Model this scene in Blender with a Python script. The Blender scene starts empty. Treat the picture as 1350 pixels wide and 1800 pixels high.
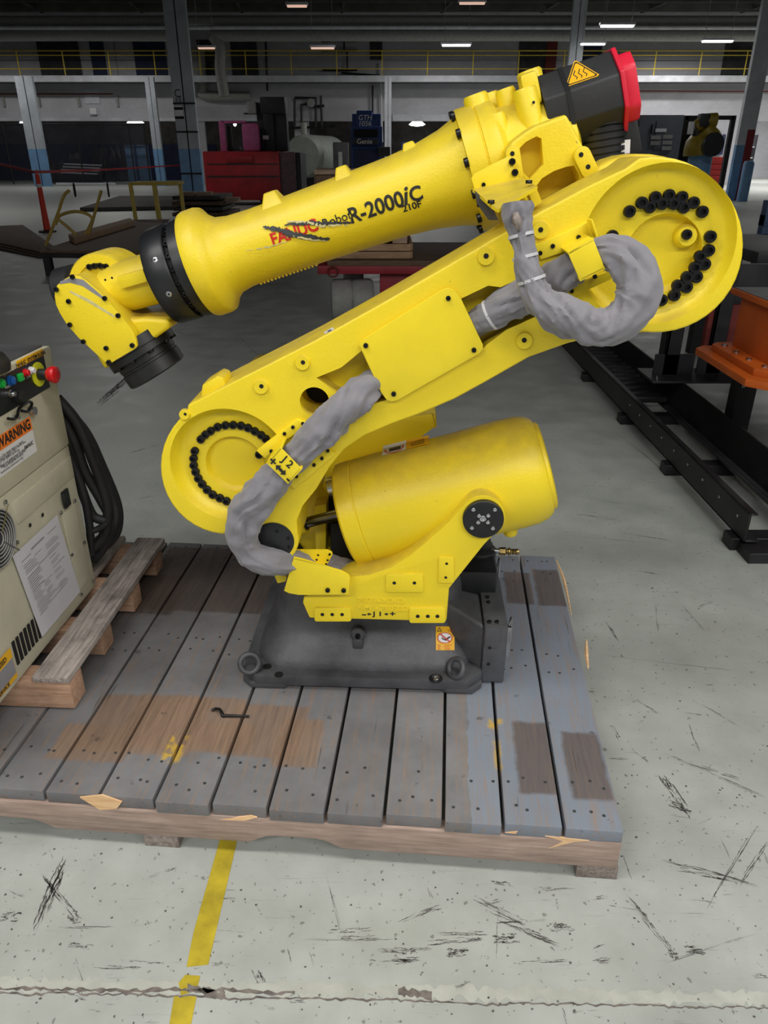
import bpy, bmesh, math, random
from mathutils import Vector, Matrix, noise
random.seed(7)
R = math.radians
SC = bpy.context.scene
COL = SC.collection
# ---------------------------------------------------------------- camera
PITCH = R(25.9); FPX = 1300.0; CAMZ = 1.6
cam = bpy.data.cameras.new('camera'); camo = bpy.data.objects.new('camera', cam); COL.objects.link(camo)
camo.location = (0, 0, CAMZ); camo.rotation_euler = (math.pi/2 - PITCH, 0, 0)
cam.sensor_fit = 'VERTICAL'; cam.sensor_height = 36; cam.lens = FPX/1800*36
cam.clip_start = 0.05; cam.clip_end = 300
SC.camera = camo
# ---------------------------------------------------------------- world, lights, exposure
SC.view_settings.view_transform = 'Standard'; SC.view_settings.look = 'None'
SC.view_settings.gamma = 1; SC.view_settings.use_curve_mapping = False
SC.view_settings.exposure = 0.0
w = bpy.data.worlds.new('hall_light'); SC.world = w; w.use_nodes = True
w.node_tree.nodes['Background'].inputs[0].default_value = (0.95, 0.97, 1.0, 1)
w.node_tree.nodes['Background'].inputs[1].default_value = 0.22
def area(loc, sx, sy, power, color=(1, .98, .95)):
    l = bpy.data.lights.new('unseen_area_light', 'AREA'); l.shape = 'RECTANGLE'; l.size = sx; l.size_y = sy
    l.energy = power; l.color = color
    o = bpy.data.objects.new('unseen_area_light', l); COL.objects.link(o); o.location = loc
    return o
NEAR_LAMPS = [(-2.6, -2.2), (0.9, -2.2), (4.0, -2.2), (-1.7, .7), (1.9, .7)]  # unseen lamps around the camera, hung low to light the robot's front
NEAR_Z = 4.0
for (x, y) in NEAR_LAMPS: area((x, y, NEAR_Z - .02), 2.4, .5, 104 if y < 0 else 60)
for (x, y, p) in [(-9, 24, 110), (0, 34, 170), (9.5, 19, 70), (8, 35, 260), (23, 37, 950), (14.5, 41.5, 380), (3, 41, 150), (-14, 41, 130), (-20, 41, 110)]:  # added lamps without fixtures, brightening walls, switch cabinet and red truck
    area((x, y, 6.3), 2.4, .5, p)
# ---------------------------------------------------------------- helpers
_cp, _sp = math.cos(PITCH), math.sin(PITCH)
def ray(px, py):
    a = (px - 675)/FPX; b = (900 - py)/FPX
    return Vector((a, b*_sp + _cp, b*_cp - _sp))
CAMV = Vector((0, 0, CAMZ))
def W(px, py, y=None, z=None):
    d = ray(px, py)
    t = (y/d.y) if y is not None else ((z - CAMZ)/d.z)
    return CAMV + d*t
class Frame:
    """a local frame standing in the place: origin, turned by -yaw about z"""
    def __init__(s, o, yaw):
        s.o = Vector(o); s.yaw = yaw
        c, n = math.cos(yaw), math.sin(yaw)
        s.m = Matrix(((c, -n, 0), (n, c, 0), (0, 0, 1)))   # world -> local (rot by +yaw)
    def loc(s, p): return s.m @ (Vector(p) - s.o)
    def at(s, px, py, v=None, z=None, u=None):
        c = s.m @ (CAMV - s.o); d = s.m @ ray(px, py)
        if v is not None: t = (v - c.y)/d.y
        elif u is not None: t = (u - c.x)/d.x
        else: t = (z - c.z)/d.z
        return c + d*t
    def empty(s, name):
        e = bpy.data.objects.new(name, None); COL.objects.link(e); e.location = s.o
        e.rotation_euler = (0, 0, -s.yaw); e.empty_display_size = .1
        return e
def tag(o, label=None, cat=None, group=None, kind=None):
    if label: o['label'] = label
    if cat: o['category'] = cat
    if group: o['group'] = group
    if kind: o['kind'] = kind
    return o
def empty(name, loc=(0, 0, 0), rz=0):
    e = bpy.data.objects.new(name, None); COL.objects.link(e); e.location = loc
    e.rotation_euler = (0, 0, rz); e.empty_display_size = .1
    return e
def link(name, me, parent=None, loc=None, rot=None, scale=None):
    o = bpy.data.objects.new(name, me); COL.objects.link(o)
    if parent: o.parent = parent
    if loc is not None: o.location = loc
    if rot is not None: o.rotation_euler = rot
    if scale is not None: o.scale = scale if hasattr(scale, '__len__') else (scale,)*3
    return o
def zc(pts, ox, oy, s): return [(ox + x/s, oy + y/s) for x, y in pts]
def perp(ax):
    ax = Vector(ax).normalized()
    t = Vector((0, 0, 1)) if abs(ax.z) < .9 else Vector((1, 0, 0))
    a = ax.cross(t).normalized(); b = ax.cross(a).normalized()
    return ax, a, b
class MB:
    def __init__(s): s.v = []; s.f = []
    def box(s, c, size, rot=None):
        n = len(s.v); c = Vector(c)
        for x in (-.5, .5):
            for y in (-.5, .5):
                for z in (-.5, .5):
                    p = Vector((x*size[0], y*size[1], z*size[2]))
                    if rot is not None: p = rot @ p
                    s.v.append(c + p)
        for q in ((0, 1, 3, 2), (4, 6, 7, 5), (0, 4, 5, 1), (2, 3, 7, 6), (0, 2, 6, 4), (1, 5, 7, 3)):
            s.f.append([n + i for i in q])
        return s
    def span(s, a, b):
        return s.box([(a[i] + b[i])/2 for i in range(3)], [abs(b[i] - a[i]) for i in range(3)])
    def bar(s, a, b, w, h, up=(0, 0, 1)):
        a, b = Vector(a), Vector(b); d = (b - a); L = d.length; d.normalize()
        up = Vector(up)
        if abs(d.dot(up)) > .98: up = Vector((0, 1, 0))
        x = d.cross(up).normalized(); z = x.cross(d).normalized()
        m = Matrix((x, d, z)).transposed()
        return s.box((a + b)/2, (w, L, h), m)
    def prism(s, poly, v0, v1):
        """poly in (u,z), extruded along the local y from v0 to v1"""
        n = len(s.v); k = len(poly)
        for (u, z) in poly: s.v.append(Vector((u, v0, z)))
        for (u, z) in poly: s.v.append(Vector((u, v1, z)))
        s.f.append(list(range(n, n + k))); s.f.append(list(range(n + 2*k - 1, n + k - 1, -1)))
        for i in range(k):
            j = (i + 1) % k
            s.f.append([n + j, n + i, n + k + i, n + k + j])
        return s
    def slab(s, pts, off):
        """planar polygon of 3D points given thickness by the vector off"""
        n = len(s.v); k = len(pts); off = Vector(off)
        for p in pts: s.v.append(Vector(p))
        for p in pts: s.v.append(Vector(p) + off)
        s.f.append(list(range(n, n + k))); s.f.append(list(range(n + 2*k - 1, n + k - 1, -1)))
        for i in range(k):
            j = (i + 1) % k
            s.f.append([n + j, n + i, n + k + i, n + k + j])
        return s
    def lathe(s, prof, o, ax, n=32, closed=False):
        """prof [(r, d)]: ring of radius r at distance d along the axis"""
        o = Vector(o); ax, a, b = perp(ax); base = len(s.v); k = len(prof)
        for (r, d) in prof:
            for i in range(n):
                t = 2*math.pi*i/n
                s.v.append(o + ax*d + (a*math.cos(t) + b*math.sin(t))*r)
        for j in range(k - 1 if not closed else k):
            j2 = (j + 1) % k
            for i in range(n):
                i2 = (i + 1) % n
                s.f.append([base + j*n + i, base + j*n + i2, base + j2*n + i2, base + j2*n + i])
        if not closed:
            if prof[0][0] > 1e-5: s.f.append([base + i for i in range(n - 1, -1, -1)])
            if prof[-1][0] > 1e-5: s.f.append([base + (k - 1)*n + i for i in range(n)])
        return s
    def cyl(s, a, b, r, r2=None, n=20):
        a, b = Vector(a), Vector(b)
        return s.lathe([(r, 0), (r if r2 is None else r2, (b - a).length)], a, b - a, n)
    def torus(s, c, ax, R0, r, n=28, m=8):
        return s.lathe([(R0 + r*math.cos(2*math.pi*i/m), r*math.sin(2*math.pi*i/m)) for i in range(m)], c, ax, n, True)
    def tube(s, pts, rad, n=10, fn=None, res=1):
        """sweep through 3D points; rad a number or list; fn(theta, t) scales the radius"""
        P = [Vector(p) for p in pts]; k = len(P)
        rr = [rad]*k if not hasattr(rad, '__len__') else list(rad)
        if res > 1:
            Q = []; q = []
            for i in range(k - 1):
                p0, p1, p2, p3 = P[max(i-1, 0)], P[i], P[i+1], P[min(i+2, k-1)]
                for j in range(res):
                    t = j/res
                    Q.append(.5*((2*p1) + (p2-p0)*t + (2*p0-5*p1+4*p2-p3)*t*t + (3*p1-p0-3*p2+p3)*t**3))
                    q.append(rr[i]*(1-t) + rr[i+1]*t)
            Q.append(P[-1]); q.append(rr[-1]); P, rr, k = Q, q, len(Q)
        base = len(s.v); a = None
        for i in range(k):
            d = (P[min(i+1, k-1)] - P[max(i-1, 0)]).normalized()
            if a is None: _, a, _ = perp(d)
            a = (a - d*a.dot(d)).normalized(); b = d.cross(a)
            for j in range(n):
                t = 2*math.pi*j/n
                r = rr[i]*(fn(t, i/(k-1), P[i]) if fn else 1)
                s.v.append(P[i] + (a*math.cos(t) + b*math.sin(t))*r)
        for i in range(k - 1):
            for j in range(n):
                j2 = (j + 1) % n
                s.f.append([base + i*n + j, base + i*n + j2, base + (i+1)*n + j2, base + (i+1)*n + j])
        s.f.append([base + j for j in range(n - 1, -1, -1)]); s.f.append([base + (k-1)*n + j for j in range(n)])
        return s
    def mesh(s, name, mat, bevel=0, segs=2, smooth=40, sub=0):
        me = bpy.data.meshes.new(name)
        me.from_pydata([tuple(p) for p in s.v], [], s.f)
        bm = bmesh.new(); bm.from_mesh(me)
        bmesh.ops.remove_doubles(bm, verts=bm.verts, dist=1e-5)
        bmesh.ops.recalc_face_normals(bm, faces=bm.faces)
        if bevel:
            es = [e for e in bm.edges if len(e.link_faces) == 2 and e.calc_face_angle(0) > R(32)]
            bmesh.ops.bevel(bm, geom=es, offset=bevel, segments=segs, profile=.6, affect='EDGES', clamp_overlap=True)
        bm.to_mesh(me); bm.free()
        if mat: me.materials.append(MAT[mat])
        if smooth:
            me.polygons.foreach_set('use_smooth', [True]*len(me.polygons))
            me.set_sharp_from_angle(angle=R(smooth))
        me.update()
        return me
    def build(s, name, mat, parent=None, bevel=0, segs=2, smooth=40, loc=None, rot=None):
        return link(name, s.mesh(name, mat, bevel, segs, smooth), parent, loc, rot)
def cut(obj, cutters, smooth=40):
    """carve cutter bodies out of a mesh"""
    tmp = []
    for c in cutters:
        me = c.mesh('cutter', None, smooth=0)
        if obj.data.materials: me.materials.append(obj.data.materials[0])
        o = bpy.data.objects.new('cutter', me); COL.objects.link(o)
        m = obj.modifiers.new('b', 'BOOLEAN'); m.operation = 'DIFFERENCE'; m.object = o; m.solver = 'EXACT'
        o.parent = obj.parent; tmp.append(o)
    bpy.context.view_layer.update()
    dg = bpy.context.evaluated_depsgraph_get()
    me = bpy.data.meshes.new_from_object(obj.evaluated_get(dg))
    obj.modifiers.clear(); obj.data = me
    for o in tmp: bpy.data.objects.remove(o)
    me.polygons.foreach_set('use_smooth', [True]*len(me.polygons)); me.set_sharp_from_angle(angle=R(smooth))
def text_geo(body, size, shear=0, ext=0.0, bold=0.0):
    c = bpy.data.curves.new('t', 'FONT'); c.body = body; c.size = size; c.align_x = 'CENTER'; c.align_y = 'CENTER'
    c.shear = shear; c.extrude = ext; c.offset = bold; c.resolution_u = 4
    o = bpy.data.objects.new('t', c); COL.objects.link(o)
    bpy.context.view_layer.update()
    me = bpy.data.meshes.new_from_object(o.evaluated_get(bpy.context.evaluated_depsgraph_get()))
    bpy.data.objects.remove(o)
    v = [p.co.copy() for p in me.vertices]; f = [list(p.vertices) for p in me.polygons]
    bpy.data.meshes.remove(me)
    return v, f
def text(name, body, size, o, xd, yd, mat, parent=None, shear=0, ext=0, bold=0, fn=None, sx=1):
    """lettering laid on a surface at o, reading along xd, up along yd"""
    v, f = text_geo(body, size, shear, ext, bold)
    o, xd, yd = Vector(o), Vector(xd).normalized(), Vector(yd).normalized(); nd = xd.cross(yd)
    b = MB()
    b.v = [(fn(p) if fn else o + xd*p.x*sx + yd*p.y + nd*p.z) for p in v]; b.f = f
    me = bpy.data.meshes.new(name); me.from_pydata([tuple(p) for p in b.v], [], b.f); me.materials.append(MAT[mat])
    return link(name, me, parent)
def rrect(cx, cy, w, h, r, n=4):
    out = []
    for (sx, sy, a0) in ((1, 1, 0), (-1, 1, 90), (-1, -1, 180), (1, -1, 270)):
        for i in range(n + 1):
            a = R(a0 + 90*i/n)
            out.append((cx + sx*(w/2 - r) + r*math.cos(a), cy + sy*(h/2 - r) + r*math.sin(a)))
    return out
# ---------------------------------------------------------------- materials
MAT = {}
class N:
    """small node-graph helper"""
    def __init__(s, name):
        m = bpy.data.materials.new(name); m.use_nodes = True; s.m = m; s.t = m.node_tree
        s.b = s.t.nodes['Principled BSDF']; MAT[name] = m
        s.tc = s.t.nodes.new('ShaderNodeTexCoord'); s.pos = s.tc.outputs['Object']
    def n(s, typ, **kw):
        x = s.t.nodes.new(typ)
        for k, v in kw.items(): setattr(x, k, v)
        return x
    def l(s, a, b): s.t.links.new(a, b)
    def val(s, sock, x):
        if hasattr(x, 'is_linked') or isinstance(x, bpy.types.NodeSocket): s.l(x, sock)
        else: sock.default_value = x
    def geo(s): return s.n('ShaderNodeNewGeometry').outputs['Position']
    def math(s, op, a, b=0, clamp=False):
        x = s.n('ShaderNodeMath', operation=op, use_clamp=clamp); s.val(x.inputs[0], a); s.val(x.inputs[1], b); return x.outputs[0]
    def mapping(s, vec, scale=(1, 1, 1), rot=(0, 0, 0), loc=(0, 0, 0)):
        x = s.n('ShaderNodeMapping'); s.l(vec, x.inputs[0]); x.inputs['Scale'].default_value = scale
        x.inputs['Rotation'].default_value = rot; x.inputs['Location'].default_value = loc; return x.outputs[0]
    def noise(s, vec, scale, detail=4, rough=.6):
        x = s.n('ShaderNodeTexNoise'); s.l(vec, x.inputs['Vector']); x.inputs['Scale'].default_value = scale
        x.inputs['Detail'].default_value = detail; x.inputs['Roughness'].default_value = rough; return x.outputs['Fac']
    def ramp(s, fac, stops):
        x = s.n('ShaderNodeValToRGB'); s.l(fac, x.inputs[0]); e = x.color_ramp.elements
        while len(e) < len(stops): e.new(.5)
        for i, (p, c) in enumerate(stops):
            e[i].position = p; e[i].color = (c, c, c, 1) if not hasattr(c, '__len__') else (*c[:3], 1)
        return x.outputs[0]
    def mix(s, fac, a, b):
        x = s.n('ShaderNodeMix', data_type='RGBA'); s.val(x.inputs[0], fac)
        s.val(x.inputs[6], (*a, 1) if isinstance(a, tuple) and len(a) == 3 else a)
        s.val(x.inputs[7], (*b, 1) if isinstance(b, tuple) and len(b) == 3 else b); return x.outputs[2]
    def bump(s, h, strength=.2, dist=.01):
        x = s.n('ShaderNodeBump'); x.inputs['Strength'].default_value = strength; x.inputs['Distance'].default_value = dist
        s.l(h, x.inputs['Height']); s.l(x.outputs[0], s.b.inputs['Normal'])
    def col(s, c): s.val(s.b.inputs['Base Color'], (*c, 1) if isinstance(c, tuple) and len(c) == 3 else c); return s
    def rm(s, r, m=0.0):
        s.val(s.b.inputs['Roughness'], r); s.val(s.b.inputs['Metallic'], m); return s
def srgb(r, g, b):
    f = lambda c: (c/255/12.92) if c/255 <= .04045 else ((c/255 + .055)/1.055)**2.4
    return (f(r), f(g), f(b))
def plain(name, c, rough=.5, metal=0.0, var=.12, scale=9, bump=0.0):
    """paint or plastic with slight soiling and relief"""
    k = N(name); f = k.noise(k.pos, scale, 5)
    dk = tuple(x*(1 - var*1.6) for x in c); lt = tuple(min(1, x*(1 + var)) for x in c)
    k.col(k.mix(k.ramp(f, [(.3, 0), (.7, 1)]), dk, lt)).rm(rough, metal)
    if bump: k.bump(k.noise(k.pos, scale*14, 3), bump, .003)
    return k
def robot_paint(name, c):
    k = N(name)
    dust = k.ramp(k.noise(k.pos, 5, 5), [(.46, 0), (.72, 1)])
    up = k.n('ShaderNodeSeparateXYZ'); g = k.n('ShaderNodeNewGeometry'); k.l(g.outputs['Normal'], up.inputs[0])
    d2 = k.math('MULTIPLY', k.ramp(up.outputs[2], [(.35, 0), (.95, .7)]), k.ramp(k.noise(k.pos, 14, 5), [(.25, .3), (.6, 1)]))
    base = k.mix(k.math('MULTIPLY', dust, .10), c, srgb(214, 190, 70))
    base = k.mix(d2, base, srgb(176, 152, 74))
    chips = k.ramp(k.noise(k.pos, 60, 6, .7), [(.70, 0), (.715, 1)])
    base = k.mix(k.math('MULTIPLY', chips, .8), base, srgb(70, 70, 66))
    k.col(base).rm(.42); k.bump(k.noise(k.pos, 170, 2), .22, .003); return k
YEL = srgb(243, 216, 36)
robot_paint('yellow', YEL)
plain('yellow_sheet', srgb(246, 220, 40), .38, var=.04)
plain('black_cast', (.012, .013, .015), .4, var=.3)
plain('black_plastic', (.016, .017, .019), .5, var=.2, bump=.1)
plain('bolt_black', (.018, .018, .019), .28, .5, var=.2)
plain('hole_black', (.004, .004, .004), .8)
plain('base_grey', srgb(88, 89, 93), .5, .2, var=.32, scale=7, bump=.35)
plain('steel', (.55, .56, .58), .25, 1.0, var=.1)
plain('chrome_dark', (.22, .22, .24), .12, 1.0)
plain('brass', (.42, .30, .12), .3, 1.0)
plain('red_cap', srgb(216, 30, 58), .4, var=.08)
plain('letter_black', (.016, .016, .016), .5)
plain('letter_red', srgb(206, 40, 20), .5)
plain('letter_white', (.75, .75, .75), .5)
plain('letter_grey', (.28, .28, .3), .5)
plain('label_white', (.74, .74, .76), .5, var=.03)
plain('label_yellow', srgb(238, 180, 20), .45, var=.04)
plain('label_orange', srgb(244, 128, 40), .45, var=.04)
plain('btn_blue_ink', srgb(60, 80, 150), .5)
plain('tie_white', (.6, .6, .62), .45)
plain('scrape_dark', srgb(62, 64, 66), .6, var=.3, scale=60)
plain('scrape_light', srgb(214, 206, 150), .6, var=.2, scale=60)
def fabric(name, c):
    k = N(name)
    f = k.noise(k.pos, 16, 4)
    wv = k.noise(k.mapping(k.pos, (1, 1, 1)), 700, 2)
    k.col(k.mix(f, tuple(x*.72 for x in c), tuple(x*1.12 for x in c))).rm(.8)
    k.b.inputs['Sheen Weight'].default_value = .25
    h = k.math('ADD', k.math('MULTIPLY', wv, .25), k.noise(k.pos, 40, 3)); k.bump(h, .35, .004)
fabric('sleeve_grey', srgb(136, 134, 140))
def wood(name, c1, c2, rough=.75, axis='Y', grain=7.0, dirt=.35):
    k = N(name)
    oi = k.n('ShaderNodeObjectInfo'); off = k.n('ShaderNodeVectorMath', operation='ADD')
    cx = k.n('ShaderNodeCombineXYZ'); k.l(k.math('MULTIPLY', oi.outputs['Random'], 37), cx.inputs[0]); k.l(k.math('MULTIPLY', oi.outputs['Random'], 91), cx.inputs[1])
    k.l(k.pos, off.inputs[0]); k.l(cx.outputs[0], off.inputs[1]); p = off.outputs[0]
    sc = {'X': (1, 14, 14), 'Y': (14, 1, 14), 'Z': (14, 14, 1)}[axis]
    g = k.noise(k.mapping(p, sc), grain, 6, .65)
    g2 = k.noise(p, 9, 5)
    col = k.mix(k.ramp(g, [(.32, 0), (.68, 1)]), c1, c2)
    col = k.mix(k.math('MULTIPLY', k.ramp(g2, [(.5, 0), (.75, 1)]), dirt), col, tuple(x*.3 for x in c1))
    t = k.math('ADD', k.math('MULTIPLY', oi.outputs['Random'], .3), .85)
    hs = k.n('ShaderNodeHueSaturation'); k.l(col, hs.inputs['Color']); k.l(t, hs.inputs['Value'])
    k.col(hs.outputs[0]).rm(rough); k.bump(g, .3, .003); return k
wood('wood_raw', srgb(150, 124, 104), srgb(196, 166, 140))
wood('wood_raw_x', srgb(150, 124, 104), srgb(190, 160, 136), axis='X')
wood('wood_fascia', srgb(150, 128, 116), srgb(190, 168, 154), axis='X', dirt=.25)
wood('wood_split', srgb(218, 170, 120), srgb(246, 210, 165), axis='X', dirt=.02)
wood('wood_weathered', srgb(104, 94, 88), srgb(164, 152, 144), dirt=.7)
wood('wood_pale', srgb(128, 118, 112), srgb(196, 186, 180), dirt=.75)
wood('wood_block', srgb(168, 130, 102), srgb(206, 170, 144), axis='X', dirt=.5)
wood('wood_crate', srgb(150, 118, 88), srgb(190, 156, 122), axis='X')
wood('wood_brown', srgb(88, 66, 50), srgb(124, 98, 76), axis='X')
plain('board_dark', srgb(58, 56, 54), .7, var=.35)
plain('board_brown', srgb(104, 84, 66), .8, var=.3)
plain('machine_dark', srgb(36, 36, 40), .5, var=.3, scale=3)
def box_mask(k, sep, x0, x1, y0, y1, soft=.004, wob=None):
    """1 inside a rectangle of the plane, ragged by wob"""
    X, Y = sep
    if wob is not None:
        X = k.math('ADD', X, wob); Y = k.math('ADD', Y, wob)
    def edge(v, e, s): return k.math('MULTIPLY_ADD', v, s/soft) if False else k.math('ADD', k.math('MULTIPLY', k.math('SUBTRACT', v, e), s/soft), .5, True)
    a = k.math('MULTIPLY', edge(X, x0, 1), edge(X, x1, -1)); b = k.math('MULTIPLY', edge(Y, y0, 1), edge(Y, y1, -1))
    return k.math('MULTIPLY', a, b)
# ---- floor material: old painted concrete with scuffs, tyre tracks and specks
k = N('floor_concrete')
p = k.pos
big = k.noise(p, .55, 4); mid = k.noise(p, 4, 6); fine = k.noise(p, 45, 5)
col = k.mix(k.ramp(mid, [(.3, 0), (.7, 1)]), srgb(160, 164, 158), srgb(183, 187, 181))
col = k.mix(k.math('MULTIPLY', k.ramp(big, [(.42, 0), (.62, 1)]), .25), col, srgb(150, 150, 145))
spk = k.ramp(k.noise(p, 60, 3, .5), [(.655, 0), (.69, 1)])
col = k.mix(k.math('MULTIPLY', spk, .55), col, srgb(74, 66, 58))
for (rz, sc, lo, op) in ((.35, (3, 90, 1), .64, .5), (-.5, (3, 110, 1), .64, .45), (1.25, (3, 100, 1), .64, .4), (0, (6, 70, 1), .63, .55)):
    s_ = k.noise(k.mapping(p, sc, (0, 0, rz)), 1.0, 5, .7)
    msk = k.math('MULTIPLY', k.ramp(s_, [(lo, 0), (lo + .05, 1)]), k.ramp(k.noise(k.mapping(p, loc=(rz*9, 3, 0)), 1.3, 3), [(.45, 0), (.6, 1)]))
    col = k.mix(k.math('MULTIPLY', msk, op), col, srgb(66, 64, 62))
k.col(col); k.rm(k.ramp(mid, [(.3, .32), (.7, .5)])); k.bump(fine, .12, .004)
plain('floor_mark_yellow', srgb(186, 166, 42), .5, var=.2, scale=14)
k = N('scuff'); k.col(srgb(84, 80, 78)).rm(.6); k.l(k.ramp(k.noise(k.mapping(k.pos, (1, 1, 1)), 55, 5, .75), [(.32, .12), (.56, .9)]), k.b.inputs['Alpha'])
plain('crack_dark', srgb(120, 112, 106), .8, var=.45, scale=30)
plain('crack_fill', srgb(180, 182, 173), .6, var=.12, scale=12)
def block_wall(name, c1, c2):
    k = N(name); b = k.n('ShaderNodeTexBrick'); k.l(k.mapping(k.geo(), (1, 1, 1), (R(90), 0, 0)), b.inputs['Vector'])
    b.inputs['Scale'].default_value = 2.4; b.inputs['Mortar Size'].default_value = .008
    b.inputs['Color1'].default_value = (*c1, 1); b.inputs['Color2'].default_value = (*c2, 1); b.inputs['Mortar'].default_value = (*[x*.8 for x in c1], 1)
    f = k.noise(k.geo(), .8, 5)
    k.col(k.mix(k.math('MULTIPLY', k.ramp(f, [(.4, 0), (.7, 1)]), .35), b.outputs['Color'], tuple(x*.6 for x in c1))).rm(.7)
block_wall('wall_paint', srgb(186, 186, 192), srgb(192, 192, 198))
plain('white_steel', srgb(198, 200, 206), .55, var=.12, scale=2)
plain('column_grey', srgb(170, 176, 182), .55, var=.12, scale=2)
plain('column_blue', srgb(110, 150, 190), .5, var=.15, scale=2)
plain('column_red', srgb(130, 26, 34), .5)
plain('navy', srgb(36, 44, 78), .7, var=.25, scale=2)
plain('dark_panel', srgb(58, 58, 62), .7, var=.3, scale=2)
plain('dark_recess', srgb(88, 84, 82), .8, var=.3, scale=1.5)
plain('pipe_grey', srgb(150, 150, 146), .6, var=.12)
plain('ceiling_dark', srgb(84, 84, 82), .8, var=.2, scale=1)
plain('rail_yellow', srgb(216, 190, 60), .5)
plain('dark_blue_machine', srgb(26, 58, 120), .45, var=.2)
plain('rust_red', srgb(110, 40, 34), .7)
def emit(name, c, s):
    k = N(name); k.col((.8, .8, .8)); k.b.inputs['Emission Color'].default_value = (*c, 1); k.b.inputs['Emission Strength'].default_value = s
emit('lamp_glow', (1, .99, .95), 6)
emit('lamp_dim', (1, .62, .45), .6)
WY = 46.0
def wall_pt(px, py, y=WY): return W(px, py, y=y)
def struct(o): o['kind'] = 'structure'; return o
# ---- floor, ceiling, walls
struct(MB().span((-36, -6, -.3), (40, 60, 0)).build('floor', 'floor_concrete', smooth=0))
struct(MB().span((-36, -6, 8.5), (40, 60, 8.8)).build('ceiling', 'ceiling_dark', smooth=0))
for i in range(9):
    y = 24 + i*2.6
    struct(MB().span((-34, y, 8.05), (38, y + .18, 8.5)).build('trim_%d' % (10 + i), 'ceiling_dark', smooth=0))
for i in range(11):
    x = -26 + i*5.2
    struct(MB().bar((x, 22, 8.2), (x - 2.2, 46, 8.2), .12, .12).build('trim_%d' % (20 + i), 'ceiling_dark', smooth=0))
z_head = wall_pt(300, 213).z; z_deck = wall_pt(300, 143).z
xr = wall_pt(1185, 230).x
wb = MB(); wb.span((-36, WY, z_head), (40, WY + .35, 8.5)); struct(wb.build('wall_back', 'wall_paint', smooth=0))
def low_wall(name, x0, x1, mat='wall_paint'): return struct(MB().span((x0, WY + .02, 0), (x1, WY + .33, z_head)).build(name, mat, smooth=0))
low_wall('wall_back_panel', wall_pt(345, 300).x, wall_pt(366, 300).x)
low_wall('wall_back_panel', wall_pt(520, 280).x, wall_pt(545, 280).x)
low_wall('wall_back_panel', wall_pt(1060, 280).x, wall_pt(1290, 280).x)
# deep bay behind the header
BY = WY + 7
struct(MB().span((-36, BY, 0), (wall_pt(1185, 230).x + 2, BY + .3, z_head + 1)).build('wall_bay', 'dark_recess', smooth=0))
struct(MB().span((-36, BY - .06, 0), (wall_pt(340, 300).x, BY, 2.1)).build('trim_1', 'navy', smooth=0))
struct(MB().span((-36, -6, 0), (-35.7, 60, 8.5)).build('wall_left', 'wall_paint', smooth=0))
struct(MB().span((39.7, -6, 0), (40, 60, 8.5)).build('wall_right', 'wall_paint', smooth=0))
# bright workshop room to the right
bx0, bx1 = xr + .5, 39
struct(MB().span((bx0, WY + 11, 0), (bx1, WY + 11.3, 6)).build('wall_workshop', 'wall_paint', smooth=0))
struct(MB().span((bx0 - .3, WY + .35, 0), (bx0, WY + 11, 6)).build('wall_workshop_side', 'wall_paint', smooth=0))
for i in range(5):
    x = bx0 + 3 + i*2.2
    o = empty('workshop_lamp', (x + .8, WY + 2.65, 3.6)); MB().span((-.8, -.15, 0), (.8, .15, .1)).build('tube', 'lamp_glow', o)
    MB().cyl((0, 0, .1), (0, 0, 4.9), .02, n=6).build('hanger', 'pipe_grey', o)
    tag(o, ['first', 'second', 'third', 'fourth', 'last'][i] + ' bright strip lamp from the left in the workshop at far right', 'lamp', 'workshop strip lamps')
area((bx0 + 6, WY + 5, 4.4), 8, 4, 700)
# mezzanine deck edge
struct(MB().span((-36, WY - 1.6, z_deck - .15), (40, WY - 1.4, z_deck + .15)).build('trim_2', 'white_steel', bevel=.02, segs=1))
struct(MB().span((-36, WY - 1.4, z_deck - .1), (40, WY, z_deck)).build('trim_3', 'ceiling_dark', smooth=0))
struct(MB().span((-36, WY - .08, z_head), (wall_pt(545, 210).x, WY, z_head + .16)).build('trim_4', 'white_steel', smooth=0))
struct(MB().span((wall_pt(690, 210).x, WY - .1, z_head), (wall_pt(850, 210).x, WY, z_head + .32)).build('trim_5', 'white_steel', smooth=0))
for i, (px, wpx) in enumerate([(6, 0), (68, 0), (138, 0), (206, 0)]):
    q = wall_pt(px, 178, WY - .1); struct(MB().span((q.x - .06, WY - .14, q.z - .25), (q.x + .06, WY, q.z + .2)).build('trim_%d' % (40 + i), 'pipe_grey', smooth=0))
# upper-storey doors and windows set in the back wall
def wall_panel(n, x0, x1, y0, y1, mat, d=.05):
    a, b = wall_pt(x0, y0, WY - d), wall_pt(x1, y1, WY - d)
    return struct(MB().span((min(a.x, b.x), WY - d, min(a.z, b.z)), (max(a.x, b.x), WY + .02, max(a.z, b.z))).build(n, mat, smooth=0))
for i, (x0, x1, y0, y1, m) in enumerate([(155, 190, 68, 139, 'navy'), (232, 296, 68, 139, 'navy'), (62, 146, 68, 139, 'dark_panel'), (404, 455, 72, 139, 'dark_panel'),
        (345, 395, 70, 139, 'dark_panel'), (914, 975, 60, 139, 'dark_panel'), (1025, 1056, 58, 110, 'navy'), (1280, 1335, 55, 135, 'dark_panel'), (650, 672, 66, 105, 'dark_panel')]):
    wall_panel('window_%d' % (i + 1), x0, x1, y0, y1, m)
wall_panel('trim_50', 199, 209, 68, 142, 'rust_red'); wall_panel('trim_51', 963, 975, 58, 139, 'rust_red', .12)
wall_panel('trim_52', 146, 176, 157, 182, 'white_steel'); wall_panel('trim_53', 157, 170, 190, 201, 'label_white', .2)
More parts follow.
